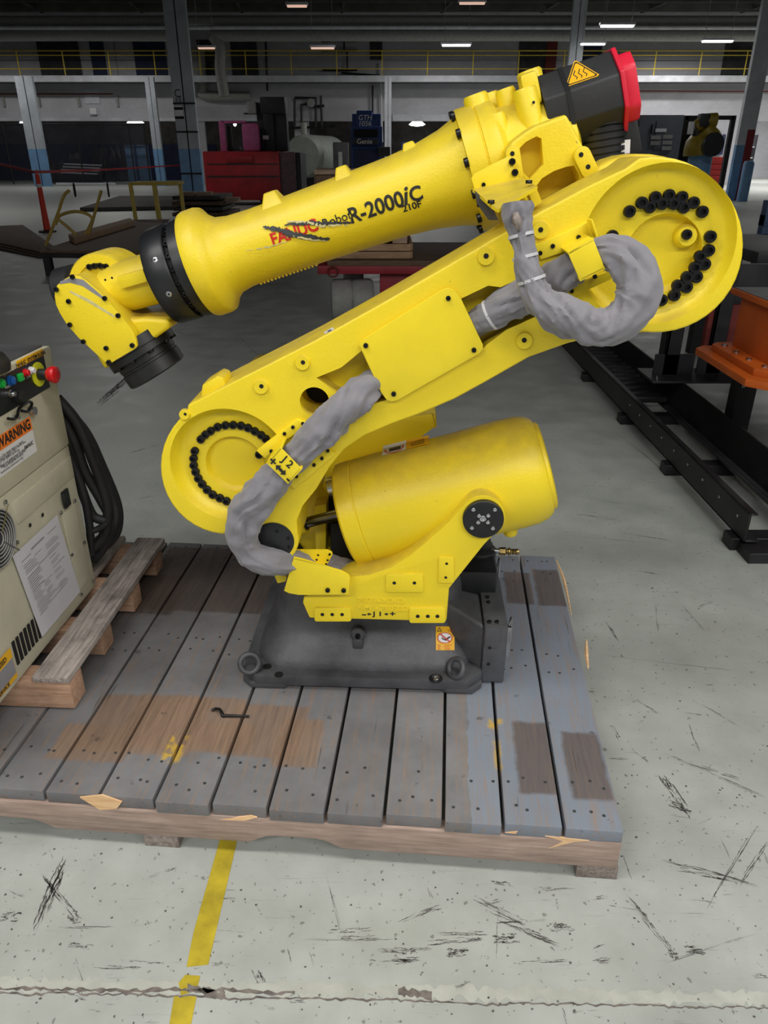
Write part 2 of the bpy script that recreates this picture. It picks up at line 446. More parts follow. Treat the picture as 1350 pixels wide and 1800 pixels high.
# floor marking and the repaired joint in the slab
def floor_poly(name, pts, mat, h=.0012):
    return tag(MB().slab([W(x, y, z=0) for x, y in pts], (0, 0, h)).build(name, mat, smooth=0), kind='structure')
o = floor_poly('trim_60', [(390, 1464), (420, 1464), (396, 1568), (366, 1696), (328, 1700), (340, 1640)], 'floor_mark_yellow')
floor_poly('trim_61', [(326, 1714), (352, 1716), (346, 1742), (318, 1750), (314, 1728)], 'floor_mark_yellow')
floor_poly('trim_62', [(306, 1752), (346, 1750), (336, 1800), (328, 1822), (292, 1822), (298, 1800)], 'floor_mark_yellow')
def ragged(y0, y1, th, seed, x0=-30, x1=1380, st=8):
    random.seed(seed); up = []; dn = []
    x = x0
    while x <= x1:
        t = (x - x0)/(x1 - x0); y = y0 + (y1 - y0)*t + random.uniform(-2.2, 2.2) + 5*noise.noise(Vector((x/90, seed, 0)))
        h = th*random.uniform(.3, 1.3); up.append((x, y - h/2)); dn.append((x, y + h/2)); x += st*random.uniform(.6, 1.4)
    return up + dn[::-1]
floor_poly('trim_63', ragged(1730, 1757, 28, 3), 'crack_fill', .0008)
floor_poly('trim_64', ragged(1744, 1774, 3, 5), 'crack_dark', .0014)
floor_poly('trim_65', ragged(1738, 1744, 7, 9, 0, 520), 'crack_dark', .0016)
floor_poly('trim_66', ragged(1736, 1752, 14, 19, 330, 400, 5), 'crack_dark', .0016)
floor_poly('trim_67', ragged(1742, 1752, 16, 29, 700, 760, 5), 'crack_dark', .0016)
# scuff marks on the slab
sb = MB()
_pr = W(1097, 1462, z=.165)
def under_skid(p):
    d = p - _pr; c_, s_ = math.cos(R(4.8)), math.sin(R(4.8)); x = d.x*c_ - d.y*s_; y = d.x*s_ + d.y*c_
    return -2.05 < x < .03 and -.03 < y < 1.36
def scuff(x0, y0, x1, y1, wpx, seed):
    random.seed(seed)
    a, b = W(x0, y0, z=0), W(x1, y1, z=0); d = b - a; L = d.length
    if L < 1e-4: return
    d.normalize(); s = Vector((-d.y, d.x, 0)); wd = wpx*(a - CAMV).length/FPX
    for j in range(max(8, int(wpx*1.6))):
        off = random.uniform(-.5, .5)*wd; t0 = random.uniform(0, .75)*L; t1 = min(L, t0 + random.uniform(.12, .5)*L); h = wd*random.uniform(.02, .11)
        if under_skid(a + d*t0) or under_skid(a + d*t1) or under_skid(a + d*(t0 + t1)/2): continue
        n = len(sb.v); kx = 9
        for i in range(kx + 1):
            t = t0 + (t1 - t0)*i/kx; ww = h*min(1, 4*min(i + .1, kx - i + .1)/kx)*random.uniform(.35, 1.2); q = a + d*t + s*(off + random.uniform(-.1, .1)*wd)
            sb.v.append(q + s*ww + Vector((0, 0, .0007))); sb.v.append(q - s*ww + Vector((0, 0, .0007)))
        for i in range(kx): sb.f.append([n + 2*i, n + 2*i + 2, n + 2*i + 3, n + 2*i + 1])
SCUFFS = [(70, 1535, 136, 1615, 9), (120, 1600, 138, 1620, 12), (140, 1450, 60, 1640, 16), (160, 1700, 250, 1702, 6), (590, 1650, 700, 1648, 8), (640, 1690, 740, 1688, 9), (760, 1640, 860, 1640, 8), (860, 1620, 960, 1618, 7), (900, 1690, 1000, 1688, 6), (575, 1638, 655, 1633, 7), (650, 1672, 760, 1670, 8),
    (690, 1625, 780, 1590, 8), (820, 1570, 925, 1625, 9), (830, 1595, 890, 1580, 5), (855, 1605, 985, 1660, 12), (945, 1563, 1015, 1562, 6), (1040, 1580, 1070, 1576, 6), (1092, 1566, 1188, 1680, 9),
    (1175, 1680, 1192, 1676, 14), (1200, 1668, 1240, 1672, 12), (1130, 1500, 1350, 1565, 8), (1180, 1525, 1300, 1548, 9), (1160, 1322, 1345, 1402, 6), (1205, 1340, 1300, 1370, 8), (1105, 1225, 1160, 1255, 6),
    (1228, 1235, 1305, 1280, 4), (1160, 1360, 1220, 1440, 12), (1170, 1408, 1215, 1430, 12), (1075, 1275, 1092, 1307, 6), (1100, 1310, 1140, 1340, 5), (865, 1650, 910, 1650, 14), (780, 1675, 825, 1672, 13),
    (700, 1672, 735, 1672, 10), (960, 1632, 1010, 1630, 12), (1040, 1690, 1075, 1688, 8), (1315, 1714, 1350, 1716, 7), (740, 1660, 850, 1650, 9), (860, 1550, 905, 1556, 8), (840, 1527, 870, 1535, 14),
    (445, 1700, 468, 1740, 10), (115, 1660, 165, 1665, 7), (0, 1610, 36, 1612, 14), (100, 1630, 215, 1632, 4), (225, 1690, 290, 1692, 5), (1085, 760, 1170, 830, 3), (1000, 870, 1180, 900, 2), (990, 900, 1090, 915, 3),
    (985, 940, 1200, 960, 2), (1080, 935, 1180, 950, 4), (1100, 1000, 1160, 1010, 4), (1150, 1060, 1160, 1120, 3), (1060, 1085, 1090, 1130, 5), (1040, 1150, 1300, 1180, 2), (1190, 1055, 1240, 1110, 3),
    (250, 560, 330, 590, 3), (330, 640, 480, 650, 2), (160, 720, 260, 640, 18), (200, 590, 420, 570, 3), (215, 800, 285, 780, 4), (220, 880, 285, 870, 3), (400, 570, 470, 640, 2), (1060, 1590, 1120, 1600, 3),
    (640, 1500, 760, 1540, 8), (690, 1502, 790, 1545, 6), (560, 1490, 600, 1640, 3), (1150, 1700, 1330, 1640, 4), (870, 1700, 876, 1600, 3), (1240, 1600, 1330, 1450, 5), (1290, 1570, 1350, 1480, 6)]
for i, q in enumerate(SCUFFS): scuff(*q, i)
random.seed(44)
for i in range(90):
    x, y = random.uniform(-20, 1370), random.uniform(1010, 1790); a = random.choice([0, .1, .3, -.4, 1.2]) + random.uniform(-.1, .1); L = random.uniform(8, 60)
    scuff(x, y, x + L*math.cos(a), y + L*math.sin(a), random.uniform(1.5, 5), 900 + i)
for i in range(420):
    x, y = random.uniform(-10, 1360), random.uniform(1380, 1800) if i % 3 else random.uniform(1020, 1400); c_ = W(x, y, z=0); r_ = random.uniform(.6, 2.2)*(c_ - CAMV).length/FPX; n = len(sb.v)
    if under_skid(c_): continue
    for j in range(6): t = j*math.pi/3; sb.v.append(c_ + Vector((math.cos(t)*r_*random.uniform(.6, 1.3), math.sin(t)*r_*random.uniform(.6, 1.3), .0008)))
    sb.f.append(list(range(n, n + 6)))
tag(sb.build('floor_scuffs', 'scuff', smooth=0), 'dark tyre scuffs and scratches on the grey painted floor', 'scuff marks', kind='stuff')
# ---------------------------------------------------------------- the robot
ROB = Frame((-0.06, 2.05, .1665), R(2.5))
rb = ROB.empty('industrial_robot')
tag(rb, 'large yellow six-axis industrial robot arm folded over its dark grey base on the planked skid', 'robot')
def rp(px, py, v): return ROB.at(px, py, v=v)
def uz(pts, v): return [(q.x, q.z) for q in (rp(x, y, v) for x, y in pts)]
def arc(cx, cy, r, a0, a1, n):
    """image-plane arc used only to sample outline points; angle in degrees, y down"""
    return [(cx + r*math.cos(R(a0 + (a1 - a0)*i/n)), cy + r*math.sin(R(a0 + (a1 - a0)*i/n))) for i in range(n + 1)]
def pxm(px, py, v):   # metres per pixel there
    return (rp(px + 1, py, v) - rp(px, py, v)).length
# shared bolt: socket cap screw, axis toward -y
b = MB()
b.lathe([(.35, .62), (.35, .25)], (0, 0, 0), (0, -1, 0), 6)
bm_ = MB(); bm_.lathe([(1.0, 0), (1.0, .82), (.9, .95), (.55, .95), (.5, .3), (0, .3)], (0, 0, 0), (0, -1, 0), 12)
BOLT = bm_.mesh('bolt', 'bolt_black', smooth=40)
hm = MB(); hm.lathe([(1, 0), (1, .12), (0, .12)], (0, 0, 0), (0, -1, 0), 14)
HOLE = hm.mesh('hole', 'hole_black', smooth=0)
sm_ = MB(); sm_.lathe([(1.0, 0), (1.0, .5), (.85, .6), (.4, .6), (.35, .3), (0, .3)], (0, 0, 0), (0, -1, 0), 10)
SCREW = sm_.mesh('screw', 'steel', smooth=40)
def bolts(pts, v, rpx, parent, me=None, name='bolt'):
    for (x, y) in pts:
        q = rp(x, y, v); r = rpx*pxm(x, y, v)
        link(name, me or BOLT, parent, q, None, r)
def holes(pts, v, rpx, parent): bolts(pts, v, rpx, parent, HOLE, 'bolt_hole')
# ---- upper arm -----------------------------------------------------------------
VA = -.42; TA = .17
out = [(330, 712), (400, 676), (480, 636), (554, 598), (650, 545), (760, 482), (860, 424), (950, 372), (1040, 324), (1100, 296)]
out += arc(1152, 430, 155, -100, 100, 26)
out += [(1060, 590), (1000, 603), (930, 628), (860, 668), (800, 701), (740, 727), (690, 745), (640, 766), (605, 790), (580, 820), (556, 860), (532, 890), (522, 915)]
out += arc(482, 950, 43, -20, 130, 9) + [(425, 958), (398, 937)]
out += arc(402, 820, 120, 95, 232, 16)
arm = MB().prism(uz(out, VA), VA, VA + TA).build('upper_arm', 'yellow', rb, bevel=.016, segs=3)
c3 = rp(1156, 434, VA); m3 = pxm(1156, 434, VA)
c2 = rp(404, 820, VA); m2 = pxm(404, 820, VA)
def dish(c, m, prof, n=56):   # carve a dished recess; prof in pixels radius, metres depth
    return MB().lathe([(r*m, d) for r, d in prof], c, (0, 1, 0), n)
cuts = [dish(c3, m3, [(137, -.05), (137, -.001), (133, .010), (128, .022), (121, .028), (112, .030), (0, .030)]),
        dish(c2, m2, [(105, -.05), (105, -.001), (101, .014), (95, .03), (88, .036), (78, .038), (0, .038)])]
q3 = rp(1166, 446, VA + .03)
cuts.append(MB().lathe([(70*m3, -.01), (68*m3, .012), (62*m3, .022), (0, .022)], q3, (0, 1, 0), 40))
q2 = rp(413, 816, VA + .038)
cuts.append(MB().lathe([(53*m2, -.01), (52*m2, .006), (47*m2, .016), (0, .016)], q2, (0, 1, 0), 40))
hc = rp(553, 706, VA); cuts.append(MB().lathe([(26*pxm(553, 706, VA), -.05), (26*pxm(553, 706, VA), .12)], hc, (0, 1, 0), 28))
gr = [(590, 690), (556, 664), (600, 646), (636, 616), (720, 566), (800, 530), (846, 508), (858, 502), (880, 505), (960, 468), (1010, 470), (1020, 512), (960, 548), (890, 580), (858, 604), (850, 612), (760, 668), (690, 700), (650, 712)]
cuts.append(MB().prism(uz(gr, VA), VA - .05, VA + .055))
cut(arm, cuts)
bolts(zc([(445, 512), (535, 448), (635, 408), (737, 393), (832, 407), (918, 448), (983, 515), (595, 480), (685, 456), (770, 456), (845, 482), (318, 694), (1042, 698), (1030, 800), (965, 845), (1000, 903), (927, 927),
    (868, 998), (940, 997), (800, 1060), (866, 1072), (775, 1132), (680, 1167)], 1000, 250, 4.22), VA + .03, 10.6, arm)
o = MB().lathe([(22*m3, 0), (20*m3, .014), (16*m3, .022), (0, .022)], rp(1203, 414, VA + .052), (0, -1, 0), 24).build('boss', 'yellow', arm)
bolts([(1206, 412)], VA + .03, 9, arm)
bolts(zc([(283, 443), (310, 415), (342, 393), (382, 370), (428, 360), (474, 358), (520, 362), (562, 375), (602, 395), (640, 418), (668, 440), (247, 512), (240, 556), (241, 597), (252, 635), (268, 674), (291, 708),
    (320, 741), (353, 770), (395, 790), (435, 808), (628, 533)], 270, 640, 3.375), VA + .038, 7.2, arm)
for (x, y, r) in [(459, 679, 13), (532, 637, 13), (854, 450, 15.5), (950, 404, 15), (921, 598, 15), (325, 728, 9), (435, 933, 9)]:
    m = pxm(x, y, VA)
    MB().lathe([(r*m*1.05, -.004), (r*m, .006), (r*m*.93, .008), (0, .008)], rp(x, y, VA), (0, -1, 0), 24).build('boss', 'yellow', arm)
    holes([(x + .5, y)], VA - .008, r*.3, arm)
# lug on the top edge of the arm
lug = [(352, 700), (355, 677), (382, 660), (393, 664), (397, 684)]
MB().prism(uz(lug, VA + .02), VA + .02, VA + .09).build('lug', 'yellow', arm, bevel=.006)
MB().lathe([(.055, 0), (.055, .004)], rp(553, 706, VA + .10), (0, 1, 0), 24).build('hole_shade_disc', 'hole_black', arm)  # black disc painting in the darkness inside the arm hole
# pivot cap of the balancer rod
m = pxm(482, 950, VA)
cap = MB().lathe([(36*m, .01), (35*m, -.002), (32*m, -.004), (0, -.004)], rp(482, 950, VA), (0, 1, 0), 36).build('pivot_cap', 'black_cast', rb)
bolts([(487, 934), (457, 949), (507, 946), (508, 962), (470, 978)], VA - .004, 2.6, cap)
# square cover plate
cov = [(631, 606), (634, 600), (642, 594), (776, 510), (788, 506), (800, 511), (809, 522), (849, 606), (849, 614), (842, 622), (698, 704), (688, 706), (680, 703), (670, 690)]
cp = MB().prism(uz(cov, VA - .014), VA - .014, VA - .006).build('cover_plate', 'yellow_sheet', rb, bevel=.0015)
bolts([(788, 524), (643, 607), (833, 615), (692, 692)], VA - .014, 4.4, cp)
gk = [(x + (740 - x)*.02 - 1.5, y + (606 - y)*.02 + 2.5) for x, y in cov]
MB().prism(uz(gk, VA - .006), VA - .006, VA + .02).build('cover_frame', 'yellow', rb, bevel=.002)
o = MB().prism(uz([(567, 571), (583, 556), (588, 560), (572, 574)], VA + .028), VA + .0265, VA + .028)
lb = rp(577, 568, VA + .03)
from mathutils.bvhtree import BVHTree
def surf(o):
    t = BVHTree.FromPolygons([v.co for v in o.data.vertices], [list(p.vertices) for p in o.data.polygons])
    def hit(x, y, lift=.0015):
        c_ = ROB.m @ (CAMV - ROB.o); d_ = (ROB.m @ ray(x, y)).normalized(); h_ = t.ray_cast(c_, d_)[0]
        return (h_ if h_ is not None else rp(x, y, VA)) - d_*lift
    return hit
ha = surf(arm)
m_ = MB(); m_.v = [ha(569, 584), ha(585, 575), ha(588, 579), ha(572, 588)]; m_.f = [[0, 1, 2, 3]]; m_.build('small_label', 'label_white', arm)
m_ = MB(); m_.v = [ha(575, 582, .003), ha(581, 579, .003), ha(583, 580.5, .003), ha(577, 583.5, .003)]; m_.f = [[0, 1, 2, 3]]; m_.build('lettering', 'btn_blue_ink', arm)
# back plate of the arm (far flange of the casting) and hinge drum at the third joint
far = [(1000, 352), (1040, 300)] + arc(1130, 428, 158, -112, 92, 22) + [(1040, 560)]
MB().prism(uz(far, VA + .22), VA + .22, VA + .34).build('elbow_housing', 'yellow', rb, bevel=.014, segs=3)
MB().cyl(rp(1150, 432, VA + .15), rp(1150, 432, VA + .15) + Vector((0, .3, 0)), .13, n=40).build('elbow_gearbox', 'yellow', rb, bevel=.005)
MB().cyl(rp(404, 820, VA + .14), rp(404, 820, VA + .14) + Vector((0, .34, 0)), .125, n=40).build('shoulder_gearbox', 'yellow', rb, bevel=.005)
# ---- sleeve clamps -----------------------------------------------------------------
def clamp(ears, bridge, v_ear, v_top, name):
    root = MB()
    for e in ears: root.prism(uz(e, v_ear - .01), v_ear - .01, v_ear + .002)
    o = root.build(name, 'yellow_sheet', rb, bevel=.0015)
    bt = [rp(x, y, v_top) for x, y in bridge]; bb = [Vector((p.x, v_ear - .008, p.z)) for p in bt]
    MB().slab(bt, (0, .006, 0)).build('bridge', 'yellow_sheet', o, bevel=.002)
    for (i, j) in ((0, 1), (2, 3)):
        a, b2 = bt[i], bt[j]
        cen = (bt[0] + bt[1] + bt[2] + bt[3])/4; mid = (a + b2)/2
        inw = (cen - mid); inw.y = 0; inw.normalize()
        MB().slab([a, b2, bb[j], bb[i]], inw*.006).build('bridge_side', 'yellow_sheet', o, bevel=.001)
    return o, bt
Z3 = lambda p: zc(p, 270, 640, 3.375)
cl2, bt2 = clamp([Z3([(610, 515), (655, 478), (850, 330), (905, 352), (890, 380), (760, 470), (660, 560)]), Z3([(790, 690), (880, 620), (1020, 500), (1075, 530), (1070, 545), (834, 742)])],
    Z3([(668, 588), (750, 494), (880, 626), (797, 712)]), VA, VA - .085, 'sleeve_clamp')
bolts(Z3([(777, 412), (827, 373), (886, 352), (698, 515), (952, 597), (999, 558), (1034, 513), (848, 665)]), VA - .01, 3.2, cl2)
Z4 = lambda p: zc(p, 820, 320, 3.75)
cl3, bt3 = clamp([Z4([(450, 415), (660, 330), (800, 262), (845, 355), (660, 455), (490, 512)]), Z4([(640, 705), (945, 585), (958, 640), (690, 762)])],
    Z4([(666, 462), (836, 370), (916, 575), (750, 656)]), VA, VA - .085, 'sleeve_clamp')
MB().prism(uz(Z4([(796, 240), (806, 236), (846, 350), (832, 362)]), VA - .012), VA - .05, VA - .012).build('tab', 'yellow_sheet', cl3, bevel=.001)
bolts(Z4([(485, 468), (568, 422), (738, 363), (692, 718), (845, 622)]), VA - .01, 4, cl3)
# J2 lettering
e1 = (bt2[2] - bt2[1]).normalized(); e2 = (bt2[1] - bt2[0]).normalized()
cen = sum(bt2, Vector())/4 + Vector((0, -.0012, 0))
text('lettering', 'J 2', .026, cen + e2*.013, e1, e2, 'letter_black', cl2, bold=.0006)
text('lettering', '+', .03, cen - e1*.026 - e2*.012, e1, e2, 'letter_black', cl2, bold=.001)
text('lettering', '-', .03, cen + e1*.028 - e2*.014, e1, e2, 'letter_black', cl2, bold=.001)
def arrow(c, d, n, L, wd):
    s = n.cross(d).normalized(); h = L*.3
    pts = [c - d*L/2, c - d*(L/2 - h) + s*wd, c - d*(L/2 - h) + s*wd*.4, c + d*(L/2 - h) + s*wd*.4, c + d*(L/2 - h) + s*wd, c + d*L/2, c + d*(L/2 - h) - s*wd, c + d*(L/2 - h) - s*wd*.4, c - d*(L/2 - h) - s*wd*.4, c - d*(L/2 - h) - s*wd]
    return MB().slab(pts, n*.0004)
arrow(cen - e2*.012, e1, Vector((0, -1, 0)), .032, .009).build('lettering', 'letter_black', cl2, smooth=0)
# ---- grey fabric sleeve -----------------------------------------------------------------
SP = [(910, 356, -.49, 50), (911, 385, -.495, 50), (914, 405, -.50, 42), (920, 435, -.505, 40), (928, 475, -.512, 43), (943, 517, -.52, 50), (966, 541, -.525, 62), (1000, 560, -.527, 64), (1035, 573, -.527, 62), (1066, 574, -.527, 62), (1098, 558, -.525, 66),
      (1120, 530, -.52, 68), (1124, 496, -.512, 68), (1106, 464, -.50, 64), (1080, 446, -.485, 54), (1052, 446, -.468, 46), (1024, 464, -.458, 46), (990, 484, -.448, 54), (950, 508, -.435, 56), (905, 530, -.42, 54), (866, 552, -.415, 52), (836, 569, -.398, 44),
      (740, 622, -.392, 36), (670, 664, -.395, 40), (640, 688, -.425, 56), (604, 722, -.45, 62), (566, 758, -.455, 60), (532, 790, -.458, 48), (503, 820, -.458, 46), (474, 848, -.46, 56), (444, 885, -.46, 62), (426, 925, -.455, 54), (426, 955, -.45, 48),
      (446, 978, -.445, 44), (475, 987, -.435, 44), (510, 988, -.40, 40), (550, 990, -.35, 36), (585, 995, -.32, 34), (620, 1004, -.28, 30)]
pts = [rp(x, y, v) for x, y, v, d in SP]; rad = [d*pxm(x, y, v)/2 for x, y, v, d in SP]
def wr(t, s, P):
    tw = t + 5*s + 1.4*noise.noise(P*9)
    f1 = 1 - abs(noise.noise(Vector((math.cos(tw)*1.9, math.sin(tw)*1.9, s*17))))*2.6
    f2 = 1 - abs(noise.noise(Vector((math.cos(tw)*3.4 + 7, math.sin(tw)*3.4, s*42))))*2.6
    f3 = 1 - abs(noise.noise(P*24 + Vector((math.cos(t)*.8, math.sin(t)*.8, 3))))*2.6
    return .90 + .17*f1 + .065*f2 + .12*f3 + .05*math.sin(2*t + 14*s)
slv = MB().tube(pts, rad, 44, wr, 10).build('cable_sleeve', 'sleeve_grey', rb, smooth=60)
slv['label'] = 'wrinkled grey fabric cable sleeve'
def tie(i, fr=0.0, k=1.04):
    a, b2 = pts[i], pts[i+1]; c = a.lerp(b2, fr); ax = (pts[i+1] - pts[i-1]).normalized(); r = rad[i]*(1-fr) + rad[i+1]*fr
    MB().lathe([(r*k, -.003), (r*k + .002, -.003), (r*k + .002, .003), (r*k, .003)], c, ax, 30, True).build('zip_tie', 'tie_white', slv)
tie(2, .3); tie(3, .4); tie(4, .4); tie(20, .1)
# frayed tape wound at the sleeve's upper end
MB().tube([rp(905, 374, -.53), rp(909, 390, -.533), rp(912, 404, -.53)], [.006, .010, .004], 8, lambda t, s, P: 1 + .5*noise.noise(P*120 + Vector((t, 0, 0)))).build('frayed_tape', 'wood_weathered', slv)
# ---- turret fork plate -----------------------------------------------------------------
VT = -.395
Z5 = lambda p: zc(p, 480, 700, 2.596)
fp = Z5([(165, 1004), (135, 935), (140, 905), (350, 815), (440, 806), (540, 772), (620, 722), (690, 664), (750, 610), (800, 566), (860, 500)]) + Z5(arc(958, 545, 104, 215, 372, 12)) + Z5([(1020, 612), (965, 668), (804, 870), (792, 1020)])
fk = MB().prism(uz(fp, VT), VT, VT + .085).build('turret_fork', 'yellow', rb, bevel=.006)
def pad(x0, y0, x1, y1, hl, hr=4):
    (a, b2), (c, d) = Z5([(x0, y0), (x1, y1)])
    pts = [(x, y) for x, y in rrect((a + c)/2, (b2 + d)/2, c - a, d - b2, 4, 3)]
    o = MB().prism(uz(pts, VT), VT - .006, VT + .002).build('pad', 'yellow', fk, bevel=.002)
    holes(Z5(hl), VT - .006, hr, fk)
pad(515, 798, 686, 882, [(553, 843), (645, 843)], 3.2); pad(755, 722, 826, 840, [(792, 755), (788, 818)], 2.6)
pad(190, 952, 358, 1014, [(225, 987), (270, 987), (315, 987)], 3.3); pad(622, 952, 786, 1021, [(660, 995), (706, 995), (750, 995)], 3.5)
td = MB().lathe([(36.5*pxm(849, 910, VT), .02), (36*pxm(849, 910, VT), -.012), (34*pxm(849, 910, VT), -.014), (0, -.014)], rp(849, 910, VT), (0, 1, 0), 40).build('trunnion_cap', 'black_cast', rb)
bolts(Z5([(914, 508), (1012, 508), (907, 591), (1003, 593), (940, 536), (982, 535), (936, 566), (980, 566)]), VT - .014, 3.6, td, SCREW, 'screw')
bolts(Z5([(957, 548)]), VT - .014, 6, td, SCREW, 'screw')
xd = (rp(700, 1080, VT) - rp(640, 1079, VT)).normalized()
for s_, x, y, sz in (('-', 640, 1079.5, .03), ('J 1', 664, 1079.5, .019), ('+', 690, 1079.5, .022)):
    text('lettering', s_, sz, rp(x, y, VT - .001), xd, (0, 0, 1), 'letter_black', fk, bold=.0006, sx=1.3)
for x, sgn in ((649, -1), (679, 1)):
    c = rp(x, 1079.5, VT - .0006); s_ = Vector((0, 0, 1))
    MB().slab([c + xd*sgn*.006, c + s_*.005, c + s_*.002, c - xd*sgn*.005 + s_*.002, c - xd*sgn*.005 - s_*.002, c - s_*.002, c - s_*.005], (0, -.0004, 0)).build('lettering', 'letter_black', fk, smooth=0)
text('cast_number', '7S33-X362', .021, rp(669, 1056, VT - .0005), xd, (0, 0, 1), 'yellow', fk, ext=.0018, bold=.0004, sx=1.35)
text('cast_number', 'HM1-7S0222', .021, rp(672, 1069, VT - .0005), xd, (0, 0, 1), 'yellow', fk, ext=.0018, bold=.0004, sx=1.25)
# sheet bracket at the front of the fork
Z6 = lambda p: zc(p, 400, 940, 5.19)
bk = MB().prism(uz(Z6([(515, 512), (604, 205), (700, 228), (960, 308), (1040, 332), (1095, 362), (1116, 384), (1106, 546), (650, 550), (560, 534)]), VT - .03), VT - .03, VT - .024).build('sheet_bracket', 'yellow_sheet', rb, bevel=.001)
bolts(Z6([(914, 502), (1060, 504)]), VT - .03, 4.2, bk)
tb = MB().prism(uz(Z6([(600, 205), (604, 140), (910, 140), (950, 158), (958, 180), (900, 292), (830, 284), (700, 235)]), VT + .02), VT + .02, VT + .026).build('tab', 'yellow_sheet', bk, bevel=.001)
bolts(Z6([(686, 180), (932, 177)]), VT + .02, 2.2, bk)
holes(Z6([(826, 186), (813, 228), (808, 262), (913, 232), (900, 268)]), VT + .0195, 2, bk)
MB().slab([rp(517, 981, VT - .03), rp(575, 994, VT - .03), rp(572, 994, VT + .02), rp(517, 981, VT + .02)], (0, 0, -.004)).build('web', 'yellow_sheet', bk)
MB().prism(uz(Z6([(420, 362), (540, 380), (530, 430), (455, 446)]), VT + .04), VT + .04, VT + .10).build('stop_block', 'yellow', rb, bevel=.003)
# ---- turret body behind the fork
MB().prism([(-.15, .30), (.22, .30), (.24, .36), (.12, .42), (-.05, .46), (-.12, .56), (-.17, .82), (-.24, .88), (-.36, .86), (-.40, .74), (-.34, .62), (-.22, .42)], -.10, .26).build('turret', 'yellow', rb, bevel=.02, segs=3)
tx0 = rp(548, 1085, VT).x
MB().prism([(tx0, .305), (.22, .305), (.22, .345), (tx0, .345)], VT + .02, .20).build('turret_floor', 'yellow', rb, bevel=.006)
MB().prism(uz([(566, 860), (580, 800), (620, 765), (700, 735), (760, 728), (766, 750), (700, 800), (600, 850), (585, 1010), (545, 1010), (545, 930)], -.08), -.08, -.05).build('turret_rib', 'yellow', rb, bevel=.006)
MB().prism(uz([(552, 890), (574, 886), (572, 1000), (556, 1000)], -.16), -.16, -.10).build('turret_rib', 'yellow', rb, bevel=.004)
MB().prism(uz([(706, 738), (766, 730), (768, 752), (716, 758)], -.06), -.06, .06).build('stop_block', 'yellow', rb, bevel=.004)
q = rp(612, 920, -.10); MB().lathe([(.10, 0), (.10, .1)], q, (0, 1, 0), 30).build('shoulder_motor', 'black_plastic', rb)
MB().span(q + Vector((-.05, -.04, -.30)), q + Vector((.12, .06, .02))).build('shoulder_motor_box', 'black_plastic', rb, bevel=.01)
# ---- balancer cylinder
VB = -.215
a, b2 = rp(612, 906, VB), rp(958, 818, VB); ax = (b2 - a); L = ax.length; ax.normalize()
r0 = 93*pxm(617, 903, VB); r1 = 99*pxm(950, 820, VB)
bal = MB().lathe([(r0*.55, .004), (r0*.93, 0), (r0*.985, .006), (r0, .03), (r0, .048), (r0*.985, .05), (r0*.985, .052), (r0*1.0, .054), (r0*1.005, .12), (r1*.99, L*.6), (r1, L*.84), (r1*.985, L*.91), (r1*.94, L*.955), (r1*.86, L*.985), (r1*.80, L*.99), (r1*.79, L*1.005), (r1*.74, L*1.012), (0, L*1.014)], a, ax, 64).build('balancer_cylinder', 'yellow', rb, smooth=30)
MB().lathe([(r0*.60, 0), (r0*.60, .01)], a - ax*.004, ax, 30).build('balancer_seal', 'hole_black', rb)
d_ = Vector((.10, 0, -1))
q = rp(897, 926, VB - .03); MB().lathe([(12.5*pxm(897, 926, VB), -.03), (12.5*pxm(897, 926, VB), .018), (10*pxm(897, 926, VB), .024), (0, .024)], q, d_, 20).build('balancer_boss', 'yellow', rb)
q = rp(575, 862, -.12); MB().lathe([(.028, 0), (.028, .06), (.02, .075)], rp(578, 856, VB), ax, 18).build('rod_nut', 'steel', rb)
MB().lathe([(.0155, 0), (.0155, .16)], rp(538, 919, VB - .02), ax, 20).build('piston_rod', 'chrome_dark', rb)
MB().lathe([(.02, 0), (.02, .006)], rp(536, 919.5, VB - .02), ax, 20).build('rod_collar', 'bolt_black', rb)
MB().lathe([(.03, -.06), (.03, .0)], rp(536, 919.5, VB - .02), ax, 20).build('rod_end', 'yellow', rb)
MB().cyl(rp(482, 950, -.36), rp(482, 950, -.36) + Vector((0, .2, 0)), .055, n=28).build('rod_pivot', 'yellow', rb, bevel=.004)
# caution stickers on top of the balancer
def on_cyl(o, ax, prof_r, up, px, py):
    """where the line of sight meets the cylinder"""
    c = ROB.m @ (CAMV - ROB.o); d = (ROB.m @ ray(px, py)).normalized()
    w_ = c - o; dp = d - ax*d.dot(ax); wp = w_ - ax*w_.dot(ax)
    A, B, C = dp.dot(dp), 2*dp.dot(wp), wp.dot(wp) - prof_r**2; disc = max(B*B - 4*A*C, 0)
    return c + d*((-B - math.sqrt(disc))/(2*A))
def sticker(quad, o, ax, r, mat, parent, name='sticker', nu=8, nv=4, lift=.0012):
    (x0, y0), (x1, y1), (x2, y2), (x3, y3) = quad
    m_ = MB()
    for j in range(nv + 1):
        for i in range(nu + 1):
            s_, t = i/nu, j/nv
            px = (x0*(1-s_) + x1*s_)*(1-t) + (x3*(1-s_) + x2*s_)*t; py = (y0*(1-s_) + y1*s_)*(1-t) + (y3*(1-s_) + y2*s_)*t
            m_.v.append(on_cyl(o, ax, r + lift, None, px, py))
    for j in range(nv):
        for i in range(nu): m_.f.append([j*(nu+1)+i, j*(nu+1)+i+1, (j+1)*(nu+1)+i+1, (j+1)*(nu+1)+i])
    return m_.build(name, mat, parent, smooth=60)
rb_ = r0*1.012
sticker([(674, 784), (714, 774), (713, 790), (671, 801)], a, ax, rb_, 'label_white', bal, 'caution_sticker')
sticker([(714, 774), (754, 765), (753, 780), (713, 790)], a, ax, rb_, 'label_yellow', bal, 'caution_sticker')
sticker([(684, 788), (705, 782), (704, 789), (684, 794)], a, ax, rb_ + .0008, 'letter_black', bal, 'symbol')
